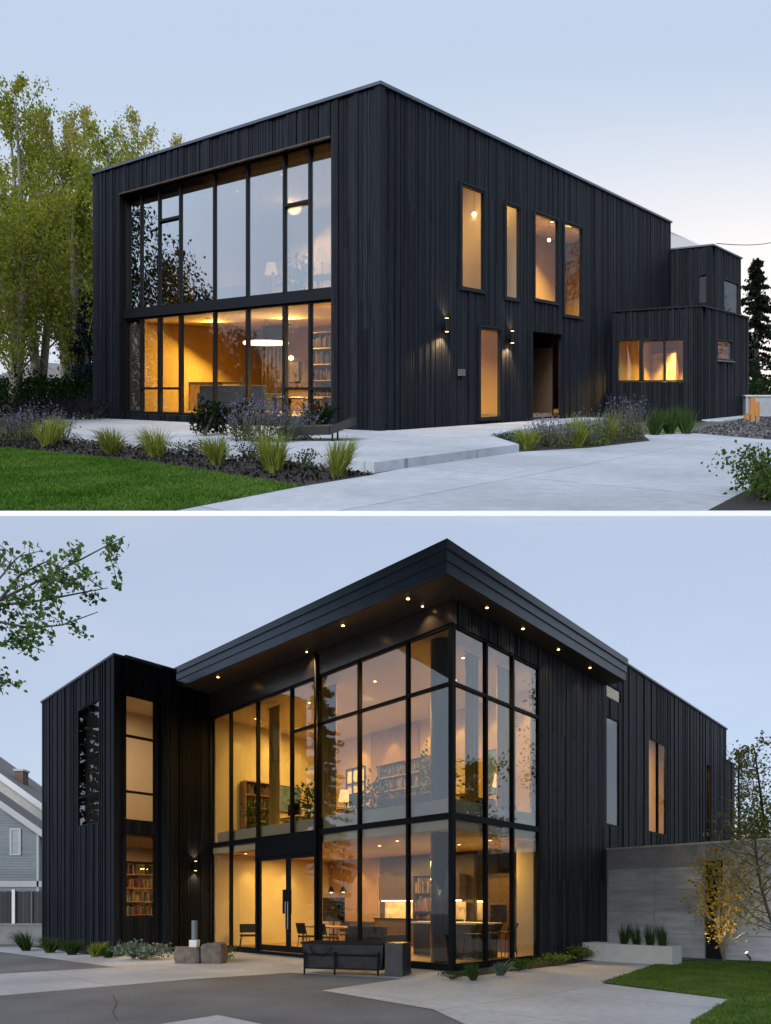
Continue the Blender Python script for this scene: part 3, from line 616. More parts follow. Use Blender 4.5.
light('AREA', PU.P(2.4, 3.0, bb - 0.12), 170, WARM, 0.5, dn); light('AREA', PU.P(6.4, 3.6, bb - 0.12), 105, WARM, 0.5, dn); light('AREA', PU.P(9, 3.0, bb - 0.12), 95, WARM, 0.4, dn)
light('AREA', PU.P(3.0, 4.6, HT - 0.5), 40, (1, 0.62, 0.28), 0.5, dn); light('AREA', PU.P(7.5, 4.8, HT - 0.5), 95, (1, 0.60, 0.22), 0.5, dn)
light('AREA', PU.P(2, 9.5, HT - 0.5), 110, (1, 0.66, 0.34), 0.4, dn); light('AREA', PU.P(2.2, 13.5, HT - 0.5), 110, (1, 0.66, 0.34), 0.4, dn)
light('AREA', PU.P(2, 8.4, bb - 0.1), 90, WARM, 0.4, dn); light('AREA', PU.P(-1.3, 13.9, HA - 0.4), 75, WARM, 0.4, dn).data.spread = R(105); light('AREA', PU.P(0.5, 18.2, HB - 0.4), 20, WARM, 0.4, dn)

for l, z in ((2.0, bb), (4.4, bb), (6.8, bb), (9.0, bb), (3.2, HT - 0.45), (6.0, HT - 0.45), (8.6, HT - 0.45)):
    light('SPOT', PU.P(l, BK - 0.5, z - 0.05), 30 if z < 5 else 16, (1, 0.66, 0.18), 0.03, aim=PU.P(l, BK - 0.1, 0) - PU.P(l, BK - 0.5, z), angle=75, blend=0.5)  # added wall-wash spots without fixtures, for scallops on the back wall
light('POINT', PU.P(0.75, 5.3, HT - 1.0), 14, WARM, 0.08)  # added lamp with no fixture, brightens the second side window
# furniture behind the upper glass ------------------------------------
def sofa(fr, w, dep, m, label, name='sofa', h0=0.0, cat='sofa', sh=0.42, bh=0.82):
    t = thing(name, label, cat, fr.P(0, 0, h0))
    MB().box(fr, -w / 2, w / 2, -dep / 2, dep / 2, h0 + 0.12, h0 + 0.30).build('base', m, t, bevel=0.02)
    for i in (-1, 1): MB().box(fr, i * w / 4 - w / 4 + 0.1, i * w / 4 + w / 4 - 0.1, -dep / 2, dep / 2 - 0.2, h0 + 0.305, h0 + sh).build('seat_cushion', m, t, bevel=0.04)
    MB().box(fr, -w / 2, w / 2, dep / 2 - 0.2, dep / 2, h0 + 0.30, h0 + bh).build('backrest', m, t, bevel=0.04)
    for i in (-1, 1): MB().box(fr, i * w / 2 - 0.09, i * w / 2 + 0.09, -dep / 2 - 0.01, dep / 2 + 0.01, h0 + 0.12, h0 + 0.6).build('armrest', m, t, bevel=0.03)
    for a in (-1, 1):
        for b in (-1, 1): MB().box(fr, a * (w / 2 - 0.1) - 0.025, a * (w / 2 - 0.1) + 0.025, b * (dep / 2 - 0.1) - 0.025, b * (dep / 2 - 0.1) + 0.025, h0, h0 + 0.13).build('leg', DARKM, t)
    return t
def table(fr, w, dep, h, m, label, h0=0.0, name='table', cat='table', legm=None):
    t = thing(name, label, cat, fr.P(0, 0, h0)); MB().box(fr, -w / 2, w / 2, -dep / 2, dep / 2, h0 + h - 0.045, h0 + h).build('tabletop', m, t, bevel=0.006)
    for a in (-1, 1):
        for b in (-1, 1): MB().box(fr, a * (w / 2 - 0.06) - 0.03, a * (w / 2 - 0.06) + 0.03, b * (dep / 2 - 0.06) - 0.03, b * (dep / 2 - 0.06) + 0.03, h0, h0 + h - 0.046).build('leg', legm or m, t)
    return t
def chair(fr, m, label, group=None, h0=0.0, sh=0.46, bh=0.85, name='chair', w=0.46, cat='chair', legm=None):
    t = thing(name, label, cat, fr.P(0, 0, h0), group); MB().box(fr, -w / 2, w / 2, -w / 2, w / 2, h0 + sh - 0.05, h0 + sh).build('seat', m, t, bevel=0.015)
    if bh > sh: MB().hexa([fr.P(u, n, h0 + h) for h, n0, n1 in ((sh + 0.06, w / 2 - 0.03, w / 2), (bh, w / 2 + 0.05, w / 2 + 0.08)) for u, n in ((-w / 2, n0), (w / 2, n0), (w / 2, n1), (-w / 2, n1))]).build('backrest', m, t, bevel=0.012)
    for a in (-1, 1):
        for b in (-1, 1): MB().tube([fr.P(a * w * 0.40, b * w * 0.40, h0 + sh - 0.05 if not (b > 0 and bh > sh) else h0 + sh + 0.1), fr.P(a * w * 0.50, b * w * 0.52, h0)], 0.014, 6).build('leg', legm or DARKM, t)
    return t
def picture(fr, u, h, n, w, hh, m, label, name='painting'):
    t = thing(name, label, 'painting', fr.P(u, n, h)); MB().box(fr, u - w / 2, u + w / 2, n, n + 0.03, h - hh / 2, h + hh / 2).build('frame', DARKM, t)
    MB().box(fr, u - w / 2 + 0.03, u + w / 2 - 0.03, n + 0.03, n + 0.036, h - hh / 2 + 0.03, h + hh / 2 - 0.03).build('print', m, t); return t
def shelf(fr, w, dep, h, rows, label, seed=0, h0=0.0, m=None, name='bookshelf', fill=0.8):
    rng = random.Random(seed); t = thing(name, label, 'shelf', fr.P(0, 0, h0)); mb = MB(); m = m or WALNUT
    mb.box(fr, -w / 2, -w / 2 + 0.03, 0, dep, h0, h0 + h); mb.box(fr, w / 2 - 0.03, w / 2, 0, dep, h0, h0 + h); mb.box(fr, -w / 2 + 0.03, w / 2 - 0.03, dep - 0.02, dep, h0, h0 + h)
    for i in range(rows + 1): z = h0 + (h - 0.03) * i / rows; mb.box(fr, -w / 2 + 0.03, w / 2 - 0.03, 0, dep - 0.021, z, z + 0.03)
    mb.build('carcass', m, t); bk = MB()
    for i in range(rows):
        z = h0 + (h - 0.03) * i / rows + 0.031; x = -w / 2 + 0.05
        while x < w / 2 - 0.1:
            ww = rng.uniform(0.025, 0.06)
            if rng.random() < fill * 0.85: bk.box(fr, x, x + ww - 0.003, 0.03, dep - 0.05, z, z + (h / rows) * rng.uniform(0.5, 0.82))
            x += ww
    b = bk.build('books', BOOKS, t); return t
# frames inside: looking in from the left facade, n grows into the room
def uin(l, r, ang=0): return PU.sub(l, r, ang)
# ring pendant
uq, hq = LFU.at(266, 343, -2.6)
t = thing('ring_pendant', 'glowing gold ring pendant lamp hanging over the ground floor living room', 'pendant lamp', LFU.P(uq, -2.6, hq))
rf = Fr(UP, LFU.xy(uq, -2.6)); n_ = 40
def torus(mb, fr, Rr, r, h, seg=36): mb.tube([fr.P(Rr * math.cos(2 * math.pi * i / seg), Rr * math.sin(2 * math.pi * i / seg), h) for i in range(seg + 1)], r, 8)
mb = MB(); torus(mb, rf, 0.62, 0.035, hq); mb.build('ring', RING, t, smooth=True)
mb = MB(); [mb.tube([rf.P(0.62 * math.cos(a), 0.62 * math.sin(a), hq), rf.P(0, 0, bb + 0.0)], 0.004, 4) for a in (0, 2.1, 4.2)]; mb.build('cable', DARKM, t)
# kitchen and living furniture (ground)
def led(px, n, site=UP): return LFU.at(px, 380, n)[0]
k = uin(led(200, -3.4), 3.4, 0)
t = thing('kitchen_island', 'white kitchen island with a dark top behind the ground floor glass', 'kitchen island', k.P(0, 0, fl))
MB().box(k, -1.5, 1.5, -0.35, 0.35, fl, fl + 0.88).build('cabinet', WHITE, t); MB().box(k, -1.55, 1.55, -0.4, 0.4, fl + 0.881, fl + 0.93).build('worktop', WALNUT, t)
for i in range(3): MB().box(k, -1.4 + i * 0.97, -0.5 + i * 0.97, -0.362, -0.351, fl + 0.08, fl + 0.8).build('drawer_front', CREAM, t)
k = uin(led(197, -5.2), 5.4, 0)
t = thing('kitchen_counter', 'long dark walnut counter along the ground floor back wall', 'kitchen counter', k.P(0, 0, fl))
MB().box(k, -1.8, 1.6, -0.2, 0.5, fl, fl + 0.9).build('cabinet', WALNUT, t); MB().box(k, -1.85, 1.65, -0.25, 0.5, fl + 0.901, fl + 0.95).build('worktop', DARKM, t)
for i in range(4): MB().box(k, -1.75 + i * 0.84, -0.96 + i * 0.84, 0.3, 0.5, fl + 1.25, fl + 1.7).build('shelf', WALNUT, t)
u_ = led(169, -5.9)
t = thing('wall_screen', 'tall black screen on the back wall left of the kitchen', 'screen', LFU.P(u_, -5.93, fl + 1.7)); MB().box(LFU, u_ - 0.35, u_ + 0.35, -5.93, -5.87, fl + 0.95, fl + 2.5).build('housing', DARKM, t); MB().box(LFU, u_ - 0.31, u_ + 0.31, -5.87, -5.865, fl + 1.0, fl + 2.45).build('display', DGLASS, t)
sofa(uin(led(238, -2.6), 2.4, 180), 2.0, 0.85, BLUEF, 'blue grey sofa with its back to the ground floor glass', h0=fl)
sofa(uin(led(266, -2.4), 2.2, 180), 1.0, 0.8, BLUEF, 'narrow blue grey armchair between the sofa and the dark curtain', 'armchair', fl, 'armchair')
t = thing('curtain', 'floor length dark brown curtain hanging inside the ground floor glass', 'curtain', LFU.P(led(275, -4.5), -4.5, fl)); mb = MB(); uu = led(275, -4.5)
for i in range(12): mb.lathe(Fr(UP, LFU.xy(uu - 0.5 + i * 0.09, -4.5 + 0.03 * (i % 2))), 0, 0, [(0.055, fl + 0.02), (0.045, bb)], 8)
mb.build('cloth', mat('brown_cloth', (0.10, 0.06, 0.035), 0.9, var=0.2), t, smooth=True); MB().tube([LFU.P(uu - 0.7, -4.5, bb + 0.01), LFU.P(uu + 0.6, -4.5, bb + 0.01)], 0.015).build('rail', DARKM, t)
uq, hq = LFU.at(291, 358, -3.0)
t = thing('globe_pendant', 'small glowing globe pendant on a long black cord behind the lower right bays', 'pendant lamp', LFU.P(uq, -3.0, hq)); rf = Fr(UP, LFU.xy(uq, -3.0))
MB().lathe(rf, 0, 0, [(0.01, hq + 0.07), (0.06, hq + 0.04), (0.075, hq), (0.06, hq - 0.045), (0.01, hq - 0.07)], 12).build('globe', RING, t, smooth=True); MB().tube([rf.P(0, 0, hq + 0.07), rf.P(0, 0, bb + 0.02)], 0.006, 5).build('cord', DARKM, t)
picture(LFU, led(293, -5.85), fl + 1.3, -5.93, 0.5, 0.75, CREAM, 'small cream picture on the back wall behind the globe pendant')
shelf(uin(led(321, -3.8), 3.8, 0), 1.0, 0.35, 2.4, 5, 'tall open shelf of books inside the rightmost ground floor bay', 3, fl, OAK)
table(uin(led(300, -2.0), 1.9, 0), 1.2, 0.7, 0.5, WALNUT, 'low walnut table behind the right ground floor bays', fl)
# upper storey
def ueu(px, n): return LFU.at(px, 240, n)[0]
picture(LFU, ueu(240, -5), f2 + 1.75, -5.93, 1.0, 2.2, RED, 'large red abstract canvas on the upper storey wall')
picture(LFU, ueu(262, -5), f2 + 1.9, -5.93, 0.7, 0.9, CREAM, 'cream picture right of the red canvas upstairs')
sofa(uin(ueu(230, -2.6), 2.6, 180), 2.2, 0.9, GREYF, 'grey sofa upstairs facing away from the glass', h0=f2)
shelf(uin(ueu(185, -5.2), 5.5, 0), 3.2, 0.4, 2.3, 5, 'wide bookshelf full of brown books upstairs on the left', 5, f2)
def floor_lamp(fr, h0, h, label):
    t = thing('floor_lamp', label, 'floor lamp', fr.P(0, 0, h0)); MB().lathe(fr, 0, 0, [(0.16, h0), (0.16, h0 + 0.025), (0.02, h0 + 0.03)], 16).build('foot', DARKM, t); MB().tube([fr.P(0, 0, h0 + 0.02), fr.P(0, 0, h0 + h - 0.3)], 0.012, 6).build('pole', DARKM, t)
    MB().lathe(fr, 0, 0, [(0.2, h0 + h - 0.36), (0.13, h0 + h)], 16).build('lamp_shade', emit('shade_glow', (1.0, 0.58, 0.22), 0.9), t, smooth=True); return t
floor_lamp(Fr(UP, LFU.xy(ueu(271, -3.2), -3.2)), f2, 1.6, 'tall floor lamp with a glowing shade upstairs behind the middle bays')
floor_lamp(Fr(UP, LFU.xy(ueu(322, -3.0), -3.0)), f2, 1.75, 'floor lamp with a glowing shade upstairs in the rightmost bay')
px_ = LFU.xy(ueu(297, -2.0), -2.0)
t = thing('potted_plant', 'green potted plant standing upstairs behind the right bays', 'potted plant', UP.W(*px_, f2)); MB().lathe(Fr(UP, px_), 0, 0, [(0.16, f2), (0.2, f2 + 0.4)], 16).build('pot', WHITE, t)
rng = np.random.default_rng(4); leaf_mesh('foliage', wmap(UP, np.array([px_[0], px_[1], f2 + 0.85]) + rng.normal(0, 1, (260, 3)) * [0.2, 0.2, 0.26]), 0.14, SHRUBL, t, None, 4)
chair(uin(2.4, 1.8, 150), BLACKF, 'black chair upstairs near the corner of the glass', None, f2)
table(uin(3.3, 2.0, 0), 1.4, 0.7, 0.74, OAK, 'oak desk upstairs beside the potted plant', f2)
# inside the side rooms
shelf(uin(3.6, 9.0, 90), 1.4, 0.35, 1.2, 3, 'low shelf against the wall behind the ground floor side window', 8, fl, OAK)
chair(uin(1.2, W5[0] + 1.2, 90), BLACKF, 'black chair seen low in the ground floor side window', None, fl)
k = uin(-0.5, 14.2, 0); t = thing('wardrobe', 'pale oak wardrobe with two doors inside the annexe', 'wardrobe', k.P(0, 0, 0.12)); MB().box(k, -0.5, 0.4, 0.2, 0.7, 0.12, 2.3).build('body', OAK, t)
for i in (0, 1): MB().box(k, -0.49 + i * 0.45, -0.06 + i * 0.45, 0.18, 0.199, 0.16, 2.26).build('door', CREAM, t)
floor_lamp(Fr(UP, PU.xy(-2.0, 13.4)), 0.12, 1.6, 'floor lamp with a glowing shade inside the annexe window')

for px, py, q, fr_h, nm in ((474, 214, -1.6, HT - 0.43, 'small globe pendant glowing high in the first tall side window'), (470, 258, -1.9, HT - 0.43, 'lower globe pendant glowing in the first tall side window'), (549, 240, -1.6, HT - 0.43, 'globe pendant glowing in the third tall side window'), (488, 352, -1.4, bb + 0.04, 'globe pendant glowing in the ground floor side window')):
    u_, z_ = RFU.at(px, py, q); rf = Fr(UP, RFU.xy(u_, q)); t = thing('globe_pendant', nm, 'pendant lamp', rf.P(0, 0, z_)); MB().lathe(rf, 0, 0, [(0.01, z_ + 0.06), (0.05, z_ + 0.035), (0.06, z_), (0.05, z_ - 0.035), (0.01, z_ - 0.06)], 12).build('globe', RING, t, smooth=True); MB().tube([rf.P(0, 0, z_ + 0.06), rf.P(0, 0, fr_h)], 0.005, 5).build('cord', DARKM, t)
# planting on the upper lot -------------------------------------------
gl = 'yellow green grasses in the bed along the patio'
for i, (px, py, hh, w) in enumerate(((112, 455, 0.55, 0.32), (156, 458, 0.58, 0.34), (217, 465, 0.52, 0.30), (274, 473, 0.66, 0.30), (337, 478, 0.60, 0.26))):
    x, d = UP.ground(px, py); w *= 1.0; hh *= 0.9; q = ('leftmost', 'second from left', 'middle', 'second from right', 'rightmost')[i]
    tuft(UP, x, d, hh, w, 380, GRASSY, f'yellow green ornamental grass, {q} of the five in the mulch bed', gl, 20 + i, 0.006, 0.010)
x, d = UP.ground(48, 447); tuft(UP, x, d, 0.6, 0.4, 300, GRASSY, 'pale wispy grass beside the lavender at the far left of the bed', None, 30, 0.006)
x, d = UP.ground(250, 462); shrub(UP, x, d, 0.3, 0.5, 500, 0.03, DARKL, 'small dark leafless looking shrub among the pebbles', None, 31, 0.006, 'low_shrub', clumps=14)
x, d = UP.ground(302, 470); shrub(UP, x, d, 0.22, 0.35, 300, 0.035, GRASSG, 'tiny green plant between two grasses near the bed tip', None, 32, 0.006, 'low_shrub')
x, d = UP.ground(190, 455); shrub(UP, x, d, 0.2, 0.5, 350, 0.035, STEMG, 'grey green creeping plant beside the third grass', None, 33, 0.006, 'low_shrub')
lg = 'lavender at the left end of the bed'
for i, (px, py, hh) in enumerate(((22, 442, 0.85), (40, 440, 0.9), (62, 441, 0.8), (5, 442, 0.7))):
    x, d = UP.ground(px, py); lavender(UP, x, d, hh * 0.85, 0.4, 34, f'purple lavender at the far left of the bed, {("second", "third", "fourth", "first")[i]} from the left', lg, 40 + i, 0.006)
# lavender and dark plants on the patio by the glass
for i, (px, py, hh, n) in enumerate(((243, 441, 0.75, 90), (262, 442, 0.9, 110), (284, 442, 0.85, 110), (301, 440, 0.7, 70))):
    x, d = UP.ground(px, py, STEP); lavender(UP, x, d, hh * 0.95, 0.45, n // 2, f'purple lavender on the patio by the glass, {("leftmost", "second", "third", "rightmost")[i]} of four', 'lavender on the patio', 50 + i, STEP)
for i, (px, py, hh, w) in enumerate(((205, 436, 0.75, 0.55), (222, 434, 0.62, 0.6), (250, 436, 0.8, 0.7))):
    x, d = UP.ground(px, py, STEP); shrub(UP, x, d, hh * 0.8, w * 0.9, 420, 0.09, DARKL, f'dark leaved shrub by the glass, {("leftmost", "middle", "rightmost")[i]} of three', 'dark shrubs by the glass', 60 + i, STEP, 'dark_shrub')
x, d = UP.ground(318, 432, STEP); tuft(UP, x, d, 0.75, 0.55, 130, DARKL, 'dark spiky yucca right of the patio lavender', None, 66, STEP, 0.05, 'yucca', 'plant')
# low lounge chair
x, d = UP.ground(318, 440, STEP); k = spot_fr(UP, x, d, -6)
t = thing('lounge_chair', 'low black sling lounger lying by the house corner', 'lounger', k.P(0, 0, STEP))
MB().hexa([k.P(u, n, STEP + h) for dh in (-0.09, 0.06) for u, n, h in ((-0.62, -0.28, 0.17 + dh), (0.25, -0.28, 0.2 + dh), (0.25, 0.28, 0.2 + dh), (-0.62, 0.28, 0.17 + dh))]).build('seat', BLACKF, t)
MB().hexa([k.P(u, n, STEP + h) for dh in (-0.09, 0.06) for u, n, h in ((0.26, -0.28, 0.2 + dh), (0.62, -0.28, 0.34 + dh), (0.62, 0.28, 0.34 + dh), (0.26, 0.28, 0.2 + dh))]).build('backrest', BLACKF, t)
for a in (-0.5, 0.3):
    for b in (-0.26, 0.26): MB().tube([k.P(a, b, STEP), k.P(a, b, STEP + 0.19)], 0.018, 6).build('leg', DARKM, t)
# entrance bed plants
eg = 'plants in the entrance bed'
for i, (px, py, hh) in enumerate(((528, 450, 0.5), (545, 447, 0.6), (560, 448, 0.55), (577, 447, 0.75), (592, 446, 0.7), (606, 444, 0.85), (622, 442, 0.9), (634, 440, 0.95))):
    x, d = UP.ground(px, py); q = ('first', 'second', 'third', 'fourth', 'fifth', 'sixth', 'seventh', 'eighth')[i]
    if i in (0, 3, 5): tuft(UP, x, d, hh * 0.85, 0.34, 240, GRASSY, f'yellow green grass in the entrance bed, {q} plant from the left', eg, 70 + i, 0.014, 0.014)
    else: lavender(UP, x, d, hh, 0.4, 60, f'wispy lavender in the entrance bed, {q} plant from the left', eg, 70 + i, 0.014, purple=0.6)
for i, (px, py) in enumerate(((505, 441), (515, 444))):
    x, d = UP.ground(px, py); shrub(UP, x, d, 0.14, 0.4, 260, 0.04, SILVER if i else GRASSG, ('low green ground plant at the tip of the entrance bed', 'low silver plant at the tip of the entrance bed')[i], None, 80 + i, 0.014, 'low_shrub')
for i, (px, py, hh) in enumerate(((655, 435, 0.7), (670, 434, 0.65), (686, 434, 0.75))):
    x, d = UP.ground(px, py); tuft(UP, x, d, hh, 0.35, 260, GRASSG, f'green grass at the annexe foot, {("leftmost", "middle", "rightmost")[i]} of three', 'grasses at the annexe foot', 85 + i, 0.01, 0.014)
# corner bush bottom right
x, d = UP.ground(757, 500); shrub(UP, x + 0.05, d, 0.42, 0.75, 1500, 0.045, SHRUBL, 'leafy green bush at the near right corner of the driveway', None, 90, 0.008, clumps=16)
x, d = UP.ground(775, 492); lavender(UP, x, d, 0.5, 0.35, 45, 'tall wispy green plant behind the corner bush', None, 91, 0.008, 'wild_plant', purple=0.3)
# trees on the left
pg = 'poplars left of the upper house'
for i, (px, ytop, d, w, n, m) in enumerate(((-12, 150, 30, 3.8, 8500, POPLAR), (38, 82, 33, 3.8, 12000, POPLAR), (66, 86, 36, 3.8, 10500, POPLARB), (100, 128, 31, 4.0, 9500, POPLAR), (130, 104, 40, 4.2, 9000, POPLARB), (170, 122, 43, 4.0, 8000, POPLARB), (14, 190, 28, 3.6, 8500, POPLAR), (78, 190, 29, 3.4, 8500, POPLAR))):
    x, h = UP.at_depth(px, ytop + 16, d)
    tree(UP, x, d, h, w, int(n * 1.15), 0.145, m, f'tall {"yellowing" if m is POPLARB else "green"} poplar, {("first at the frame edge", "with the tallest pale top", "with the second tall top", "beside the house corner", "showing above the parapet corner", "rightmost above the parapet", "short one at the far left", "short one before the tall tops")[i]}', pg, 100 + i, stems=3 if d > 29 else 2, trunk_r=0.2, start=0.16 if i not in (6, 7) else 0.12, nb=66)
x, h = UP.at_depth(88, 292, 28.5); tree(UP, x, 28.5, h, 2.6, 6000, 0.13, BSPRUCE, 'blue spruce tucked behind the left end of the upper house', None, 120, BARKD, 'blue_spruce', 0.14, 0.04, 'cone', 80)
x, h = UP.at_depth(757, 258, 44); tree(UP, x, 44, h, 5.4, 12000, 0.2, SPRUCE, 'tall dark spruce at the right edge beyond the annexe', None, 121, BARKD, 'spruce_tree', 0.2, 0.06, 'cone', 120)
x, h = UP.at_depth(800, 300, 48); tree(UP, x, 48, h, 4.0, 6000, 0.2, SPRUCE, 'second dark spruce just outside the right frame edge', None, 122, BARKD, 'spruce_tree', 0.2, 0.06, 'cone', 90)
for i in range(9):
    px = -8 + i * 13; d = 27.5 + (i % 3) * 0.8; x, h = UP.at_depth(px, 372 + (i * 7) % 9, d)
    shrub(UP, x, d, h, 1.5, 900, 0.12, HEDGE, f'dark clipped hedge shrub under the poplars, number {("one", "two", "three", "four", "five", "six", "seven", "eight", "nine")[i]} counted from the left frame edge', 'hedge shrubs under the poplars', 130 + i, 0.0, 'hedge_shrub', clumps=22)
for i, (px, d) in enumerate(((745, 38), (765, 36), (790, 38))):
    x, h = UP.at_depth(px, 378, d); shrub(UP, x, d, h, 2.6, 900, 0.16, HEDGE, f'dark hedge shrub at the foot of the spruce, {("left", "middle", "right")[i]} one', 'hedge shrubs by the spruce', 145 + i, 0, 'hedge_shrub', clumps=24)
for i, (px, w) in enumerate(((75, 1.4), (92, 1.2), (55, 1.3), (30, 1.3))):
    x, d = UP.ground(px, 424); shrub(UP, x, d, 0.75, w, 900, 0.06, leafmat('plum_leaves', [(0.02, 0.018, 0.025), (0.05, 0.045, 0.055)], 0.2), f'dusky purple shrub, {("third", "fourth", "second", "first")[i]} from the left below the poplars', 'dusky shrubs below the poplars', 150 + i, 0, 'purple_shrub', clumps=14)
for i, (x, d, h) in enumerate(((-26, 23.5, 17), (-25, 27.5, 19.0), (-27.5, 32, 18.0))):
    tree(LOW, x, d, h, 5.6, 18000, 0.22, SPRUCE, f'tall conifer left of the frame, mirrored in the lower glass, {("nearest", "middle", "farthest")[i]} of three', 'conifers mirrored in the glass', 160 + i, BARKD, 'conifer_tree', 0.22, 0.06, 'cone', 200)
for i, (x, d, h) in enumerate(((-11.6, 13.4, 8.6), (-12.6, 16.0, 9.2), (-13.6, 18.6, 10.6), (-15.0, 21.4, 13.5))):
    tree(UP, x, d, h, 4.4, 17000, 0.14, HEDGE, f'dark tree on the upper lot mirrored in the recessed glass, {("nearest", "second", "third", "farthest")[i]} of four', 'trees mirrored in the recessed glass', 180 + i, BARKD, 'columnar_tree', 0.16, 0.08, 'column', 130)
for i, (x, d, h) in enumerate(((16.6, 24.5, 12.5), (19.0, 29.5, 12.0))):
    tree(UP, x, d, h, 3.8, 5000, 0.12, BARE, ('pale thin leaved tree right of the frame, nearer one, mirrored in the side windows', 'pale thin leaved tree right of the frame, farther one, mirrored in the side windows')[i], 'trees mirrored in the side windows', 190 + i, BARK, 'birch_tree', 0.12, 0.1, 'round', 80, 2)
# neighbour's house far left
nx, _ = UP.at_depth(38, 390, 52); k = spot_fr(UP, nx, 52)
t = thing('neighbour_house', 'low grey house glimpsed behind the poplar trunks', 'house', k.P(0, 0, 0)); MB().box(k, -3, 3, 0, 5, 0, 1.7).build('wall', CLAP, t); MB().vprism(k, [(-3.4, 1.7), (3.4, 1.7), (0, 2.9)], -0.3, 5.3).build('roof', SHINGLE, t)
mb = MB(); [mb.box(k, a, a + 0.15, -0.25, -0.1, 0, 1.69) for a in (-2.9, -1, 0.9, 2.7)]; mb.build('porch_post', TRIM, t)
# low wall and lit timber posts on the right
x0, d0 = UP.ground(749, 418.5); k = Fr(UP, (x0 + 0.4, d0 + 1.0), (0.99, -0.12), (0.12, 0.99)); t = thing('garden_wall', 'low grey concrete garden wall beyond the gravel', 'wall', k.P(0, 0, 0)); MB().box(k, 0, 9, 0, 0.25, 0, 0.72).build('wall', WALLC, t); MB().box(k, -0.03, 9.03, -0.03, 0.28, 0.721, 0.77).build('coping', PLANTC, t)
GLOWW = emit('lantern_glow', (1.0, 0.42, 0.12), 0.26)
for i, (px, py, hh) in enumerate(((747, 422, 0.26), (752, 423, 0.75), (756.5, 422.5, 0.62))):
    x, d = UP.ground(px, py); k = spot_fr(UP, x, d); t = thing('lantern_post', f'small timber lantern post glowing orange by the gravel, {("shortest", "tallest", "middle height")[i]} of three', 'lantern', k.P(0, 0, 0), 'lantern posts')
    [MB().box(k, a_ - 0.012, a_ + 0.012, b_ - 0.012, b_ + 0.012, hh * 0.3, hh - 0.04).build('bar', OAK, t) for a_ in (-0.055, 0.055) for b_ in (-0.055, 0.055)]; MB().box(k, -0.055, 0.055, -0.055, 0.055, 0, hh * 0.3).build('post', OAK, t); MB().box(k, -0.045, 0.045, -0.045, 0.045, hh * 0.3 + 0.001, hh - 0.04).build('lamp', GLOWW, t); MB().box(k, -0.065, 0.065, -0.065, 0.065, hh - 0.039, hh).build('cap', OAK, t)
# overhead cable
a = BR.P(0.2, 0.1, HB + 0.1); xw, hw_ = UP.at_depth(800, 234, 34); t = MB(); b = UP.W(xw, 34, hw_)
pts = [a.lerp(b, i / 10) - Vector((0, 0, 0.25 * math.sin(math.pi * i / 10))) for i in range(11)]; t.tube(pts, 0.012, 5); tag(t.build('overhead_cable', DARKM), 'thin overhead cable running right from the far block roof', 'cable')

# ================================================================== LOWER LOT
ll, lr = (-0.6787, 0.7344), (0.6552, 0.7554)
LC = (1.502, 15.78)
PL = Fr(LOW, LC, ll, lr); LFL = Fr(LOW, LC, ll, (-lr[0], -lr[1])); RFL = Fr(LOW, LC, lr, (-ll[0], -ll[1]))
GL = Fr(LOW, (0, 0))
structure(MB().prism(GL, [(-90, -12), (90, -12), (160, 220), (-160, 220)], -0.3, 0.0).build('ground', ASPHALT, loc=(0, 0, 0)))
g = lambda *p: [LOW.ground(a, b) for a, b in p]
ap = g((0, 951.5), (118, 963.5)) + [PL.xy(10.9, -3.2), PL.xy(10.9, 0.2), PL.xy(0, 0.2), PL.xy(-0.05, -0.05)] + g((448, 977), (404, 978), (340, 974), (290, 972), (192, 979.5), (0, 996))
ap = [LOW.ground(0, 974)] + g((116, 967.5), (0, 952)) + [(-20, 25.0), PL.xy(16.0, -3.45), PL.xy(10.9, -3.45), PL.xy(10.9, 0.2), PL.xy(0.1, 0.2), PL.xy(0.1, -0.5)] + g((404, 979), (340, 976), (290, 973), (192, 979.5), (0, 996)) + [(-9.5, 10.9), (-12.5, 13.2)]
structure(MB().sheet(GL, ap, 0.006).build('apron', CONC_LOW, loc=(0, 0, 0)))
pth = g((322, 991), (404, 979)) + [PL.xy(0.1, -0.45), PL.xy(-0.9, -0.5), PL.xy(-1.1, 4.0)] + g((586, 957), (672, 967.5), (602, 984)) + g((729, 1000), (690, 1022)) + [(4.0, 8.2), (1.2, 8.0)] + g((433, 1010),)
structure(MB().sheet(GL, pth, 0.010).build('path', CONC_LOW, loc=(0, 0, 0)))
structure(MB().sheet(GL, g((160, 1024.5), (218, 1015.5), (262, 1024.5)) + [(-1.2, 8.2), (-2.9, 8.2)], 0.006).build('concrete_patch', CONC_LOW, loc=(0, 0, 0)))
structure(MB().sheet(GL, [PL.xy(0.0, 0.1), PL.xy(-0.08, -0.5), PL.xy(-0.95, -0.55), PL.xy(-1.15, 8.2), PL.xy(-0.02, 8.2)], 0.014).build('foundation_bed', MULCH, loc=(0, 0, 0)))
structure(MB().sheet(GL, [PL.xy(10.9, -3.2), PL.xy(10.2, -3.4), PL.xy(10.2, -3.95), PL.xy(17.2, -4.05), PL.xy(17.4, -3.4), PL.xy(10.9, -3.4)], 0.012).build('wing_bed', MULCH, loc=(0, 0, 0)))
lwl = g((602, 983), (729, 1000), (690, 1024.5)) + [(4.2, 8.3), (9, 8.3), (13, 14), (12.3, 18.2), PL.xy(-3.0, 7.6), PL.xy(-2.6, 6.2)]
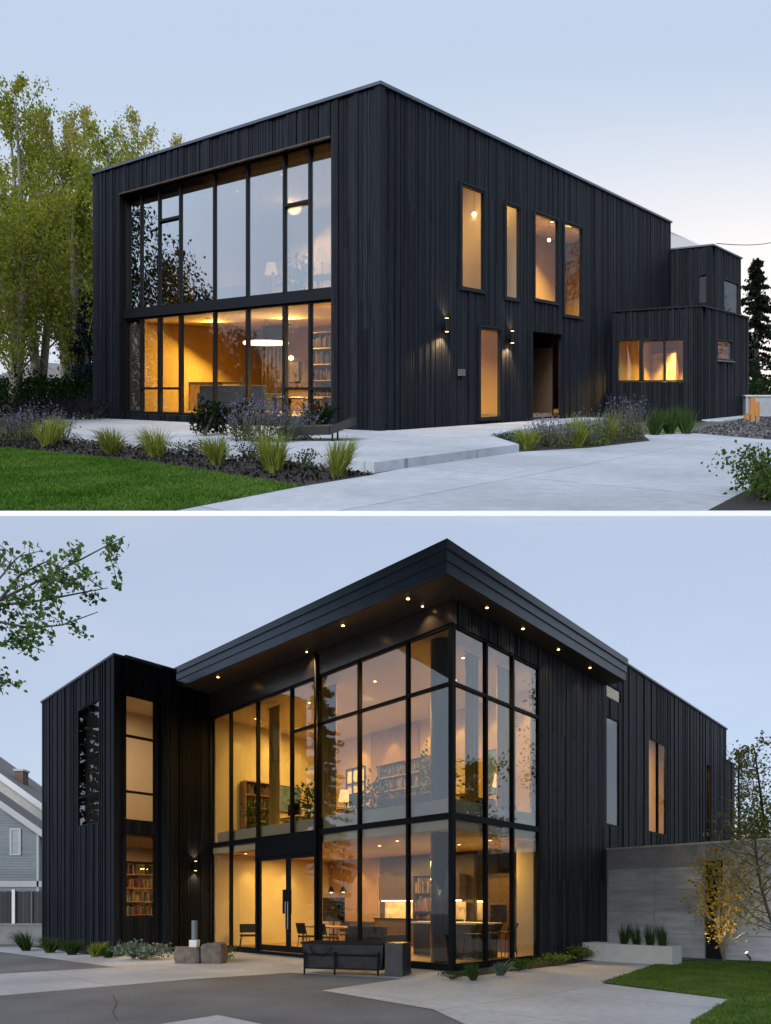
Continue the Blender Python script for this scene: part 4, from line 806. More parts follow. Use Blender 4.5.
def mound(site, poly, h, name, m):
    c = [sum(p[i] for p in poly) / len(poly) for i in (0, 1)]; rings = [(1, 0.012), (0.93, h * 0.5), (0.8, h * 0.85), (0.5, h), (0.01, h * 1.05)]; k = len(poly); mb = MB(); vs, fs = [], []
    for s_, hh in rings: vs += [site.W(c[0] + (x - c[0]) * s_, c[1] + (y - c[1]) * s_, hh) for x, y in poly]
    for i in range(len(rings) - 1):
        for j in range(k): fs.append((i * k + j, i * k + (j + 1) % k, (i + 1) * k + (j + 1) % k, (i + 1) * k + j))
    fs.append(tuple(range((len(rings) - 1) * k, len(rings) * k))); mb.add(vs, fs); return structure(mb.build(name, m, loc=(0, 0, 0), smooth=True))
structure(MB().sheet(GL, lwl, 0.016).build('lower_lawn', SOIL, loc=(0, 0, 0)))
lawn_blades(LOW, lwl, 60000, LAWN2, 'bright green lawn beside the pale path of the lower house', 9, 0.06, 8.3, 18.5, (2.5, 13), 0.012)

CRACK = mat('crack_tar', (0.02, 0.02, 0.022), 0.9)
def crack(pix, w, seed, site=LOW):
    rng = random.Random(seed); P = []
    for (a, b), (c, e) in zip(pix[:-1], pix[1:]):
        for q in range(6): t_ = q / 6; P.append((a + (c - a) * t_ + rng.uniform(-1.2, 1.2), b + (e - b) * t_ + rng.uniform(-0.5, 0.5)))
    P = [site.ground(*p) for p in P]; mb = MB()
    for (x0, y0), (x1, y1) in zip(P[:-1], P[1:]):
        L_ = math.hypot(x1 - x0, y1 - y0) + 1e-6; nx_, ny_ = -(y1 - y0) / L_ * w, (x1 - x0) / L_ * w
        mb.add([site.W(x0 - nx_, y0 - ny_, 0.003), site.W(x1 - nx_, y1 - ny_, 0.003), site.W(x1 + nx_, y1 + ny_, 0.003), site.W(x0 + nx_, y0 + ny_, 0.003)], [(0, 1, 2, 3)])
    structure(mb.build('asphalt_crack', CRACK, loc=(0, 0, 0)))
crack([(112, 994), (117, 1003), (113, 1012), (119, 1023)], 0.005, 1)
# lower house ----------------------------------------------------------
LH = thing('glass_corner_house', 'black house with a two storey glass corner under a deep lit eave', 'house', LOW.W(*LC, 0))
GT, GB = 7.83, 0.10; FT = 3.515; UT = 6.49; LE = 11.02; RE = 3.99
def lm(px): return LFL.at(px, 800)[0]
def rm(px): return RFL.at(px, 800)[0]
lmx = [lm(p) for p in (407, 358.5, 317.5, 291, 257, 230)]; rmx = [rm(p) for p in (487, 513.5)]
du0, du1 = lm(317.5), lm(257)
# left glass: upper and lower rows
window(LFL, 0.06, LE, FT, GT, LH, 0.0, 0.07, [lmx[0], lmx[1], (lmx[2], 0.14), lmx[3], lmx[4], lmx[5]], [(0.06, lmx[3], UT)], 0.07, 0.1, name='window', g=GLASS_UL)
window(LFL, 0.06, du0 - 0.04, GB, FT, LH, 0.0, 0.07, [lmx[0], lmx[1]], [], 0.07, 0.1, g=GLASS_L)
window(LFL, du1 + 0.04, LE, GB, FT, LH, 0.0, 0.07, [lmx[5]], [], 0.07, 0.1, g=GLASS_L)
window(RFL, 0.06, RE, FT, GT, LH, 0.0, 0.07, rmx, [(0.06, RE, UT)], 0.07, 0.1, g=GLASS_UL)
window(RFL, 0.06, RE, GB, FT, LH, 0.0, 0.07, rmx, [], 0.07, 0.1, g=GLASS_L)
MB().box(PL, -0.02, 0.055, -0.02, 0.055, GB, GT).build('corner_post', DARKM, LH)
mb = MB(); mb.box(LFL, 0.0, LE, -0.14, 0.02, 0, GB); mb.box(RFL, 0.15, RE, -0.14, 0.02, 0, GB); mb.build('plinth', DARKM, LH)
# downpipe at the heavy mullion
MB().tube([LFL.P(lmx[2], 0.07, 0.1), LFL.P(lmx[2], 0.07, 8.42)], 0.045, 10).build('downpipe', DARKM, LH, smooth=True)
# entrance doors
dh = LFL.at(262, 857)[1]
du0b, du1b = du0, du1
mb = MB(); mb.box(LFL, du0 - 0.04, du1 + 0.04, -0.12, 0.02, dh, FT); mb.box(LFL, du0 - 0.04, du0 + 0.04, -0.12, 0.02, GB, dh); mb.box(LFL, du1 - 0.04, du1 + 0.04, -0.12, 0.02, GB, dh); mb.build('door_frame', DARKM, LH)
dm = lm(287)
for a, b in ((du1 - 0.045, dm), (dm, du0 + 0.045)):
    mb = MB(); lo, hi = min(a, b) + 0.004, max(a, b) - 0.004
    mb.box(LFL, lo, hi, -0.09, -0.03, GB + 0.02, GB + 0.2); mb.box(LFL, lo, hi, -0.09, -0.03, dh - 0.12, dh - 0.005); mb.box(LFL, lo, lo + 0.09, -0.09, -0.03, GB + 0.2, dh - 0.12); mb.box(LFL, hi - 0.09, hi, -0.09, -0.03, GB + 0.2, dh - 0.12)
    dd = mb.build('door', DARKM, LH); MB().box(LFL, lo + 0.05, hi - 0.05, -0.066, -0.054, GB + 0.15, dh - 0.08).build('pane', GLASS, dd)
    e = lo + 0.05 if a > dm + 0.1 else hi - 0.05
    MB().tube([LFL.P(dm + (0.06 if lo >= dm - 0.01 else -0.06), 0.02, 0.8), LFL.P(dm + (0.06 if lo >= dm - 0.01 else -0.06), 0.02, 1.6)], 0.016, 8).build('handle', STEEL, dd)
uu, hh = lm(286), 1.45; MB().box(LFL, uu - 0.25, uu + 0.17, -0.025, 0.005, 1.25, 1.95).build('door_notice_panel', DARKM, LH)
# bronze band over the left glass, timber band over the right
MB().box(LFL, 0.0, LE, -0.2, 0.015, GT, 8.78).build('header_panel', BAND, LH)
siding(RFL, 0.2, RE, GT, 8.42, (), 31, LH, SIDING_G, name='header_boards', widths=(0.1, 0.14), n0=-0.2)
RW = 8.2
seams = (2.2, 3.9, 6.25)
siding(RFL, RE, RW, 0, 8.42, (), 32, LH, SIDING_G, widths=(0.09, 0.13, 0.17), prot=(0.010, 0.016, 0.024), seams=seams)
# roof: three stepped fascia bands
PLT = Fr(LOW, LC, ll, lr, 0.029); rz = 8.33 + 0.029 * 0.71
def ring(o0, h0, h1, m, name):
    a = MB(); a.box(PLT, -0.711 - o0, 11.5, -1.109 - o0, 8.22 + o0 * 0.3, h0, h1); return a.build(name, m, LH)
ring(-0.05, rz, rz + 0.25, FASCIA, 'fascia'); ring(-0.02, rz + 0.252, rz + 0.47, FASCIA, 'fascia'); ring(0.02, rz + 0.472, rz + 0.66, FASCIA, 'roof')
mb = MB(); mb.box(PLT, -0.62, -0.04, -1.0, 8.1, rz - 0.012, rz - 0.002); mb.box(PLT, -0.04, 10.9, -1.0, -0.04, rz - 0.012, rz - 0.002); mb.build('soffit', SOFFIT, LH)
# soffit lights
for px, py in ((218, 679), (343, 627), (408, 599)):
    l = LFL.at(px, py, 0.75)[0]; z = rz - 0.013 + 0.029 * l
    downlight(PL, l, -0.75, z, LH, 0.042, LAMP); light('SPOT', PL.P(l, -0.75, z - 0.04), 30 if l < 8 else 8, (1, 0.68, 0.38), 0.03, aim=PL.P(l, -0.62, 0) - PL.P(l, -0.75, z), angle=95, blend=0.8)
for l in (0.75, 5.2):
    z = rz - 0.013 + 0.029 * l; downlight(PL, l, -0.22, z, LH, 0.03, LAMPS); light('SPOT', PL.P(l, -0.2, z - 0.04), 22, (1, 0.68, 0.38), 0.03, aim=(0, 0, -1), angle=110, blend=0.8)  # added inner row, kept for the glow on the header band
for px, py in ((487, 603), (523, 627), (558.5, 648.5), (590, 666)):
    r = RFL.at(px, py, 0.36)[0]; z = rz - 0.013; downlight(PL, -0.36, r, z, LH, 0.036, LAMP if px > 500 else LAMPS); light('SPOT', PL.P(-0.36, r, z - 0.04), 14, (1, 0.7, 0.42), 0.03, aim=(0, 0, -1), angle=100, blend=0.8)
# left wing
P0 = PL.xy(10.81, -3.468); WLf = Fr(LOW, P0, ll, (-lr[0], -lr[1])); WRf = Fr(LOW, P0, lr, (-ll[0], -ll[1])); HWg = 8.95
w1 = win_px(WLf, 100, 78, 699, 709, 826.5, 824); w2 = win_px(WLf, 110, 105, 690, 692, 800, 800)
w1 = (min(w1[:2]), max(w1[:2]), w1[2], w1[3]); w2 = (min(w2[:2]), max(w2[:2]), w2[2], w2[3])
siding(WLf, 0, 6.7, 0, HWg, [w1], 41, LH, SIDING, widths=(0.09, 0.13))
wr1 = win_px(WRf, 124.5, 155, 694, 700, 822, 822); wr2 = win_px(WRf, 124.5, 155, 833, 834, 917, 917)
siding(WRf, 0.25, 1.62, 0, HWg, [wr1, wr2], 42, LH, SIDING, widths=(0.09, 0.13), n0=-0.1)
window(WLf, w1[0] + 0.003, w1[1] - 0.003, w1[2] + 0.003, w1[3] - 0.003, LH, 0.02, 0.05, [], [(w1[0], w1[1], WLf.at(90, 795)[1])], 0.03, g=GLASS_L)
window(WRf, wr1[0] + 0.003, wr1[1] - 0.003, wr1[2] + 0.003, wr1[3] - 0.003, LH, 0.02, 0.05, [], [(wr1[0], wr1[1], WRf.at(140, 738)[1]), (wr1[0], wr1[1], WRf.at(140, 793)[1])], 0.07, g=GLASS_S)
window(WRf, wr2[0] + 0.003, wr2[1] - 0.003, wr2[2] + 0.003, wr2[3] - 0.003, LH, 0.02, 0.05, [], [(wr2[0], wr2[1], WRf.at(140, 863)[1])], 0.06, g=GLASS_S)
MB().box(WRf, -0.05, 0.12, -0.12, 0.06, 0, HWg).build('corner_board', SIDING, LH)
pf = Fr(LOW, PL.xy(10.66, -1.9), lr, (-ll[0], -ll[1])); siding(pf, 0.0, 0.45, 0, HWg, (), 43, LH, SIDING, name='pilaster', widths=(0.1, 0.13), n0=-0.38)
rcf = Fr(LOW, PL.xy(LE, -1.45), lr, (-ll[0], -ll[1])); siding(rcf, 0.0, 1.45, 0, 8.62, (), 44, LH, SIDING_U, name='recess_wall', widths=(0.12, 0.18))  # darker timber colour puts the recess shade into the wall
sconce(rcf, 195.5, 866, LH, 40, 0.05)
MB().box(PL, 17.26, 17.5, -3.2, 6, 0, HWg).build('end_wall', SIDING, LH); MB().box(PL, 11.1, 17.5, 6.0, 6.24, 0, HWg).build('rear_wall', SIDING, LH)
mb = MB(); mb.box(PL, 10.75, 17.57, -3.53, -3.2, HWg, HWg + 0.07); mb.box(PL, 10.62, 11.1, -3.2, -1.44, HWg, HWg + 0.07); mb.box(PL, 17.2, 17.57, -3.2, 6.2, HWg, HWg + 0.07); mb.build('coping', COPING, LH)
MB().box(PL, 11.0, 17.3, -3.3, 6.0, HWg - 0.3, HWg - 0.15).build('wing_roof', ROOFM, LH)
MB().box(WLf, w1[0] - 0.3, w1[1] + 0.6, -0.31, -0.27, w1[2] - 0.1, w1[3] + 0.1).build('dark_backing', BLACKF, LH)  # black board added behind the side window to keep it dark
# interior of the wing: tall shelf room
mb = MB(); mb.box(PL, 15.0, 15.1, -3.2, 5, 0.1, HWg - 0.32); mb.box(PL, 11.3, 15.0, 0.2, 0.3, 0.1, HWg - 0.32); mb.build('wing_lining', PAINTW, LH)
mb = MB(); mb.box(PL, 11.07, 15.0, -3.2, 0.2, 3.6, 3.85); mb.box(PL, 11.07, 15.0, -3.2, 0.2, 0.05, 0.12); mb.build('wing_floor', FLOORW, LH)
light('AREA', PL.P(12.4, -2.0, HWg - 0.5), 85, (1, 0.74, 0.5), 0.4, dn); light('AREA', PL.P(12.4, -2.0, 3.5), 75, (1, 0.66, 0.34), 0.4, dn)
downlight(PL, 11.7, -2.4, HWg - 0.32, LH, 0.07, LAMP)
MB().box(PL, 11.07, 15, -3.2, 0.2, HWg - 0.35, HWg - 0.31).build('wing_ceiling', PAINTW, LH)
# right rear wing
WG = Fr(LOW, PL.xy(0.8, RW - 0.3), lr, (-ll[0], -ll[1])); r2 = WG.at(725.5, 731)[0]; r3 = WG.at(734.5, 763)[0]
HR = (WG.at(628, 665)[1] + WG.at(725.5, 731.4)[1]) / 2; HR2 = WG.at(730, 763)[1]
v1 = win_px(WG, 604, 619, 714, 721, 824, 828); v2 = win_px(WG, 648, 666, 738, 744, 833, 835); v3 = win_px(WG, 705.6, 709.6, 764, 766, 841, 841); v4 = win_px(WG, 608, 621, 684, 690, 700, 704)
v1 = (0.02, *v1[1:]); v4 = (0.02, *v4[1:])
siding(WG, 0.0, r2, 0, HR, [v1, v2, v3, v4], 51, LH, SIDING_G, widths=(0.09, 0.12, 0.15), n0=-0.1); siding(WG, r2, r3, 0, HR2, (), 52, LH, SIDING_G, widths=(0.12, 0.17))
window(WG, v1[0] + 0.003, v1[1] - 0.003, v1[2] + 0.003, v1[3] - 0.003, LH, 0.02, 0.05, g=GLASS_L)
window(WG, v4[0] + 0.003, v4[1] - 0.003, v4[2] + 0.003, v4[3] - 0.003, LH, 0.02, 0.05, g=GLASS_L)
window(WG, v2[0] + 0.003, v2[1] - 0.003, v2[2] + 0.003, v2[3] - 0.003, LH, 0.02, 0.05, [(v2[0] + (v2[1] - v2[0]) * 0.52, 0.06)], [], 0.05, g=GLASS_S)
window(WG, v3[0] + 0.003, v3[1] - 0.003, v3[2] + 0.003, v3[3] - 0.003, LH, -0.09, 0.03, g=GLASS_L)
mb = MB(); mb.box(WG, -0.1, r2 + 0.06, -0.3, 0.09, HR, HR + 0.07); mb.box(WG, r2 + 0.06, r3 + 0.05, -0.3, 0.08, HR2, HR2 + 0.06); mb.build('wing_coping', COPING, LH)
mb = MB(); mb.box(PL, 0.9, 10, RW - 0.2, RW + r2 - 0.3, HR - 0.3, HR - 0.15); mb.build('rear_roof', ROOFM, LH)
mb = MB(); mb.box(PL, 1.06, 10, RW + r2 - 0.55, RW + r2 - 0.3, 0, HR); mb.box(PL, 1.06, 4, RW + r3 - 0.55, RW + r3 - 0.3, 0, HR2); mb.box(PL, 9.8, 10, RW - 0.3, RW + r2 - 0.6, 0, HR); mb.build('rear_end_wall', SIDING, LH)
mb = MB(); mb.box(PL, 0.3, 10.9, RW - 0.25, RW - 0.1, 0, 8.9); mb.build('cross_wall', PAINT, LH)
MB().box(PL, 0.0, 1.05, RW - 0.01, RW + 0.05, 0, 8.42).build('return_wall', SIDING, LH)
mb = MB(); mb.box(PL, 3.4, 3.5, RW + 0.1, RW + r2 - 0.6, 0.1, HR - 0.4); mb.box(PL, 1.1, 3.4, RW + 0.1, RW + r2 - 0.6, 3.3, 3.45); mb.build('rear_lining', PAINT, LH)
MB().box(WG, v1[0] - 0.2, v1[1] + 0.6, -0.20, -0.16, v1[2] - 0.2, v4[3] + 0.2).build('dark_backing', BLACKF, LH)  # added black board that hides the lit room behind the two near panes
light('AREA', PL.P(2.0, RW + v2[1] + 2.2, HR - 0.6), 260, (1, 0.62, 0.22), 0.4, dn)  # second lamp added to brighten the lining seen through the window
MB().box(PL, 1.1, 3.39, RW + r2 - 0.68, RW + r2 - 0.62, 3.46, HR - 0.42).build('rear_lining', PAINT, LH)
light('AREA', PL.P(2.2, RW + v2[0] + 1.0, HR - 0.6), 300, (1, 0.66, 0.36), 0.4, dn)
# interior shell of the glass volume
mb = MB(); mb.box(PL, 0.16, 11.0, 0.16, RW - 0.3, 0.02, 0.10); mb.build('ground_floor', FLOORW, LH)
mb = MB(); mb.box(PL, 0.14, 11.0, 0.14, RW - 0.3, FT - 0.28, FT + 0.02); mb.build('upper_floor', PAINTW, LH)
mb = MB(); mb.box(PL, 0.2, 11.0, 0.25, RW - 0.3, GT + 0.05, GT + 0.12); mb.build('ceiling', PAINTW, LH)
mb = MB(); mb.box(PL, 0.13, LE - 0.3, 0.17, 0.21, FT + 0.02, FT + 0.42); mb.box(PL, 0.17, 0.21, 0.22, RE, FT + 0.02, FT + 0.42); mb.build('low_parapet', PAINTW, LH)
LB = 5.6
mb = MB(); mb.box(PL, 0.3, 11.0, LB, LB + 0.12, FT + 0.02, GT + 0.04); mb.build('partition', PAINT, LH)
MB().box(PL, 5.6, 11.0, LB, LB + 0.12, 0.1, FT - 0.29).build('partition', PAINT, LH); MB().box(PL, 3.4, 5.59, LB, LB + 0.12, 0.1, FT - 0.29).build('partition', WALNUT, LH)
for b_ in ((10.92, 11.0, 0.2, LB, 0.1, FT - 0.29), (10.92, 11.0, 0.2, LB, FT + 0.02, GT + 0.04)): MB().box(PL, *b_).build('partition', PAINTW, LH)
mb = MB(); mb.box(PL, 0.3, 3.4, 6.9, 7.0, 0.1, FT - 0.29); mb.build('partition', WALNUT, LH)
mb = MB(); mb.box(PL, 0.26, 0.32, RE + 0.02, 6.9, 0.1, FT - 0.29); mb.box(PL, 0.26, 0.32, RE + 0.02, LB, FT + 0.02, GT + 0.04); mb.build('inner_lining', PAINTW, LH)
# jamb panel beside the last right hand pane
MB().box(PL, 0.2, 0.75, RE - 0.02, RE + 0.015, 0.1, FT - 0.29).build('jamb_panel', PAINTW, LH)
MB().lathe(Fr(LOW, PL.xy(0.95, 0.75)), 0, 0, [(0.26, 0.1), (0.26, FT - 0.28)], 24).build('column', DGLASS, LH, smooth=True)
MB().lathe(Fr(LOW, PL.xy(0.95, 0.75)), 0, 0, [(0.26, FT + 0.02), (0.26, GT + 0.05)], 24).build('column', COLUMN, LH, smooth=True)
for l, r, z in ((1.2, 2.0, GT + 0.05), (2.6, 1.3, GT + 0.05), (4.2, 1.6, GT + 0.05), (5.6, 1.2, GT + 0.05), (7.2, 1.5, GT + 0.05), (8.6, 1.2, GT + 0.05), (10, 1.3, GT + 0.05), (2.4, 3.2, GT + 0.05), (1, 3.0, FT - 0.28), (1.8, 1.6, FT - 0.28), (3, 1.3, FT - 0.28), (4.4, 2.0, FT - 0.28), (2.4, 3.4, FT - 0.28), (1.0, 4.6, FT - 0.28), (9.9, 0.8, FT - 0.28), (7.2, 1.5, FT - 0.28)): downlight(PL, l, r, z, LH, 0.05)
for l, r, h, p in ((2.0, 2.3, GT - 0.1, 46), (5.2, 2.2, GT - 0.1, 52), (7.6, 2.6, GT - 0.1, 62), (9.6, 2.8, GT - 0.1, 32), (1.6, 3.8, FT - 0.4, 55), (4.6, 3.4, FT - 0.4, 45), (7.2, 3.4, FT - 0.4, 65), (9.6, 2.6, FT - 0.4, 26)): light('AREA', PL.P(l, r, h), p * 1.5, WARM, 0.5, dn)

for l, z in ((1.2, GT), (2.5, GT), (4.0, GT), (5.4, GT), (7.2, GT), (8.9, GT), (6.2, FT - 0.33), (7.6, FT - 0.33), (9.0, FT - 0.33), (4.4, FT - 0.33)):
    light('SPOT', PL.P(l, LB - 0.45, z), 44, (1, 0.66, 0.18), 0.03, aim=PL.P(l, LB - 0.1, 0) - PL.P(l, LB - 0.45, z), angle=75, blend=0.5)  # added spots with no fixtures, washing the back walls
for r, z in ((1.2, GT), (2.6, GT), (4.0, GT), (1.6, FT - 0.33), (3.4, FT - 0.33)):
    light('SPOT', PL.P(10.45, r, z), 24, (1, 0.66, 0.18), 0.03, aim=PL.P(10.85, r, 0) - PL.P(10.45, r, z), angle=75, blend=0.5)  # more added spots with no fixtures, washing the left end wall
# furniture inside the lower house ------------------------------------
def lin(l, r, a=0): return PL.sub(l, r, a)
k = lin(3.1, 5.75)
t = thing('kitchen_run', 'back kitchen run with glowing splashback behind the glass corner', 'kitchen counter', k.P(0, 0, 0.1)); MB().box(k, -2.2, 2.0, 0.0, 0.6, 0.1, 0.98).build('cabinet', WALNUT, t); MB().box(k, -2.22, 2.02, -0.04, 0.6, 0.981, 1.02).build('worktop', STEEL, t)
MB().box(k, -2.2, 2.0, 0.6, 0.63, 1.02, 1.62).build('splashback', CREAM, t); MB().box(k, -2.2, 2.0, 0.25, 0.63, 1.63, 2.5).build('wall_cabinet', WALNUT, t)
MB().box(k, -2.15, 1.95, 0.35, 0.42, 1.60, 1.627).build('under_cabinet_light', emit('strip_glow', (1.0, 0.66, 0.26), 12), t)
MB().box(k, -1.6, -1.0, -0.02, -0.001, 0.3, 0.9).build('oven', DGLASS, t)
k = lin(2.3, 2.9)
t = thing('island_counter', 'long kitchen island with dark panels behind the corner glass', 'kitchen island', k.P(0, 0, 0.1)); MB().box(k, -1.3, 1.1, -0.4, 0.4, 0.1, 0.98).build('cabinet', WALNUT, t); MB().box(k, -1.4, 1.2, -0.5, 0.45, 0.981, 1.03).build('worktop', WHITE, t)
MB().tube([k.P(-0.3, 0.2, 1.03), k.P(-0.3, 0.2, 1.36), k.P(-0.3, 0.12, 1.42), k.P(-0.3, 0.02, 1.4), k.P(-0.3, 0.0, 1.33)], 0.014, 8).build('tap', CHROME, t, smooth=True)
for i, (l, r) in enumerate(((0.85, 2.0), (0.8, 2.75), (0.75, 3.45))):
    chair(lin(l, r, -90), WALNUT, f'wooden bar stool behind the right hand glass, {("nearest the corner", "middle one", "farthest from the corner")[i]}', 'bar stools', 0.1, 0.68, 0.92, 'bar_stool', 0.38, 'stool')
k = lin(2.0, 4.9); t = thing('oven_tower', 'dark oven tower at the back of the right hand kitchen glass', 'oven', k.P(0, 0, 0.1)); MB().box(k, -0.4, 0.4, 0, 0.6, 0.1, 2.3).build('housing', WALNUT, t); MB().box(k, -0.3, 0.3, -0.015, 0, 1.0, 1.5).build('oven_door', DGLASS, t); MB().tube([k.P(-0.26, -0.04, 1.53), k.P(0.26, -0.04, 1.53)], 0.012, 6).build('handle', STEEL, t)
table(lin(6.6, 1.9), 1.9, 0.9, 0.74, OAK, 'oak dining table inside the entrance doors', 0.1)
for i, (l, r, a) in enumerate(((5.9, 1.2, 180), (6.9, 1.2, 180), (6.0, 2.7, 0), (7.1, 2.7, 0))):
    chair(lin(l, r, a), BLACKF, f'black chair at the entrance dining table, {("near right", "near left", "far right", "far left")[i]} seat', 'dining chairs', 0.1)
k = lin(7.6, 2.9); t = thing('display_screen', 'dark flat screen on a stand inside the left entrance door', 'screen', k.P(0, 0, 0.1)); MB().box(k, -0.55, 0.55, 0, 0.06, 0.95, 1.75).build('display', DGLASS, t); MB().tube([k.P(0, 0.03, 0.1), k.P(0, 0.03, 0.96)], 0.03).build('post', DARKM, t); MB().box(k, -0.3, 0.3, -0.15, 0.2, 0.1, 0.12).build('foot', DARKM, t)
sofa(lin(4.0, 1.4, 180), 1.5, 0.8, BLACKF, 'black sofa behind the glass left of the corner column', h0=0.1)
chair(lin(9.9, 1.0, 60), BLACKF, 'black low armchair in the leftmost ground floor bay', None, 0.1, 0.40, 0.75, 'armchair', 0.7, 'armchair')
shelf(lin(4.9, 4.9), 1.4, 0.35, 2.4, 4, 'dark shelf on the ground floor behind the entrance', 12, 0.1, WALNUT)
floor_lamp(lin(3.5, 3.8), 0.1, 1.5, 'floor lamp glowing on the ground floor left of the kitchen')
f3 = FT + 0.02
picture(Fr(LOW, PL.xy(0, LB - 0.005), ll, (-lr[0], -lr[1])), 2.5, f3 + 2.1, 0, 1.0, 1.4, BLUEP, 'blue abstract print on the upper back wall near the corner')
picture(Fr(LOW, PL.xy(0, LB - 0.005), ll, (-lr[0], -lr[1])), 4.0, f3 + 2.1, 0, 0.8, 1.1, CREAM, 'cream print on the upper back wall left of the blue one')
picture(Fr(LOW, PL.xy(0, LB - 0.005), ll, (-lr[0], -lr[1])), 5.4, f3 + 2.3, 0, 0.8, 1.1, RED, 'red print on the upper back wall above the sofa')
sofa(lin(2.6, 1.5, 180), 1.9, 0.85, GREYF, 'grey sofa upstairs behind the low white parapet', h0=f3)
sofa(lin(0.9, 2.7, 90), 1.3, 0.8, GREYF, 'grey armchair upstairs behind the right hand glass', 'armchair', f3, 'armchair')
shelf(lin(6.2, 4.9), 2.4, 0.35, 2.9, 6, 'tall crowded bookshelf upstairs over the entrance', 14, f3, OAK)
shelf(lin(10.5, 1.9, 90), 1.3, 0.35, 2.3, 5, 'bookshelf against the left end wall upstairs behind the left bays', 17, f3, OAK)
for i, (l, r, z, c) in enumerate(((10.4, 2.0, f3, BLACKF), (9.0, 3.0, f3, BLACKF))): chair(lin(l, r, 60 - 80 * i), c, ('black chair upstairs in front of the left bookshelves', 'black chair upstairs farther from the left bookshelves')[i], None, z)
EW = Fr(LOW, PL.xy(10.915, 0), lr, (-ll[0], -ll[1]))
picture(EW, 3.4, f3 + 1.9, 0, 1.3, 1.0, BLUEP, 'wide blue picture on the left end wall upstairs'); picture(EW, 4.7, f3 + 2.0, 0, 0.6, 0.9, CREAM, 'small cream picture beside the wide blue one upstairs')
MB().box(PL, 5.9, 8.4, LB - 0.035, LB - 0.005, f3, GT + 0.04).build('wood_panelling', OAK, LH)
MB().box(PL, 8.0, 10.9, LB - 0.035, LB - 0.005, 0.1, FT - 0.29).build('wood_panelling', OAK, LH)
t = thing('sideboard', 'long walnut sideboard on the ground floor along the back wall', 'sideboard', PL.P(8.2, 5.0, 0.1)); kk = lin(8.0, 4.95); MB().box(kk, -1.2, 1.2, 0, 0.45, 0.25, 0.9).build('cabinet', WALNUT, t); [MB().box(kk, -1.18 + q * 0.8, -0.42 + q * 0.8, -0.02, -0.001, 0.28, 0.87).build('door', WALNUT, t) for q in range(3)]; [MB().box(kk, a, a + 0.05, 0.05, 0.4, 0.1, 0.25).build('leg', DARKM, t) for a in (-1.1, 1.05)]
for i, (l, r) in enumerate(((6.0, 1.95), (6.6, 1.95), (7.2, 1.95))):
    pp = lin(l, r); t = thing('cone_pendant', f'small black cone pendant over the entrance dining table, {("right", "middle", "left")[i]} one', 'pendant lamp', pp.P(0, 0, 2.0), 'pendants over the dining table'); MB().lathe(pp, 0, 0, [(0.12, 1.9), (0.03, 2.08)], 14).build('lamp_shade', DARKM, t); MB().lathe(pp, 0, 0, [(0.04, 1.88), (0.05, 1.895)], 10).build('bulb', LAMP, t); MB().tube([pp.P(0, 0, 2.08), pp.P(0, 0, FT - 0.28)], 0.005, 5).build('cord', DARKM, t)
MB().box(PL, 3.42, 7.9, LB - 0.04, LB - 0.006, 0.1, FT - 0.29).build('wood_panelling', WALNUT, LH)
kk = lin(5.6, 5.0); t = thing('bar_counter', 'dark bar counter with a glowing amber back panel behind the sofa', 'bar counter', kk.P(0, 0, 0.1)); MB().box(kk, -1.9, 1.9, -0.1, 0.4, 0.1, 1.0).build('cabinet', WALNUT, t); MB().box(kk, -1.95, 1.95, -0.14, 0.42, 1.001, 1.04).build('worktop', DARKM, t)
MB().box(kk, -1.9, 1.9, 0.40, 0.43, 1.04, 1.6).build('back_panel', CREAM, t); MB().box(kk, -1.9, 1.9, 0.1, 0.43, 1.66, 2.5).build('wall_cabinet', WALNUT, t); MB().box(kk, -1.85, 1.85, 0.2, 0.26, 1.63, 1.657).build('under_cabinet_light', emit('amber_strip_glow', (1.0, 0.58, 0.16), 12), t)
def drape(fr, u0, u1, n, h0, h1, label, seed):
    rng = random.Random(seed); t = thing('curtain', label, 'curtain', fr.P((u0 + u1) / 2, n, h0)); mb = MB(); k = max(6, int((u1 - u0) / 0.035)); A = [(u0 + (u1 - u0) * i / k, n + 0.04 * math.sin(i * 1.15) + rng.uniform(-0.008, 0.008)) for i in range(k + 1)]
    for (a, b), (c, e) in zip(A[:-1], A[1:]): mb.hexa([fr.P(u, q + w_, h) for h in (h0 + 0.02, h1 - 0.05) for u, q, w_ in ((a, b, -0.008), (c, e, -0.008), (c, e, 0.008), (a, b, 0.008))])
    mb.build('cloth', GOLDC, t, smooth=False); MB().tube([fr.P(u0 - 0.05, n, h1 - 0.04), fr.P(u1 + 0.05, n, h1 - 0.04)], 0.014, 6).build('rail', DARKM, t); return t
GOLDC = mat('golden_drape_cloth', (0.52, 0.33, 0.05), 0.85, var=0.25, scale=3, stretch=(4, 4, 0.4))
drape(PL, 5.0, 5.9, 0.75, f3 + 0.4, GT, 'golden drape upstairs just right of the heavy mullion', 1); drape(PL, 7.9, 8.5, 0.8, f3 + 0.4, GT, 'narrow golden drape upstairs left of the heavy mullion', 2)
drape(Fr(LOW, PL.xy(0.7, 0), lr, ll), 2.9, 3.8, 0.0, f3 + 0.4, GT, 'golden drape upstairs at the far end of the right hand glass', 3); drape(Fr(LOW, PL.xy(0.75, 0), lr, ll), 1.5, 2.1, 0.0, f3 + 0.4, GT, 'golden drape upstairs in the middle of the right hand glass', 4)
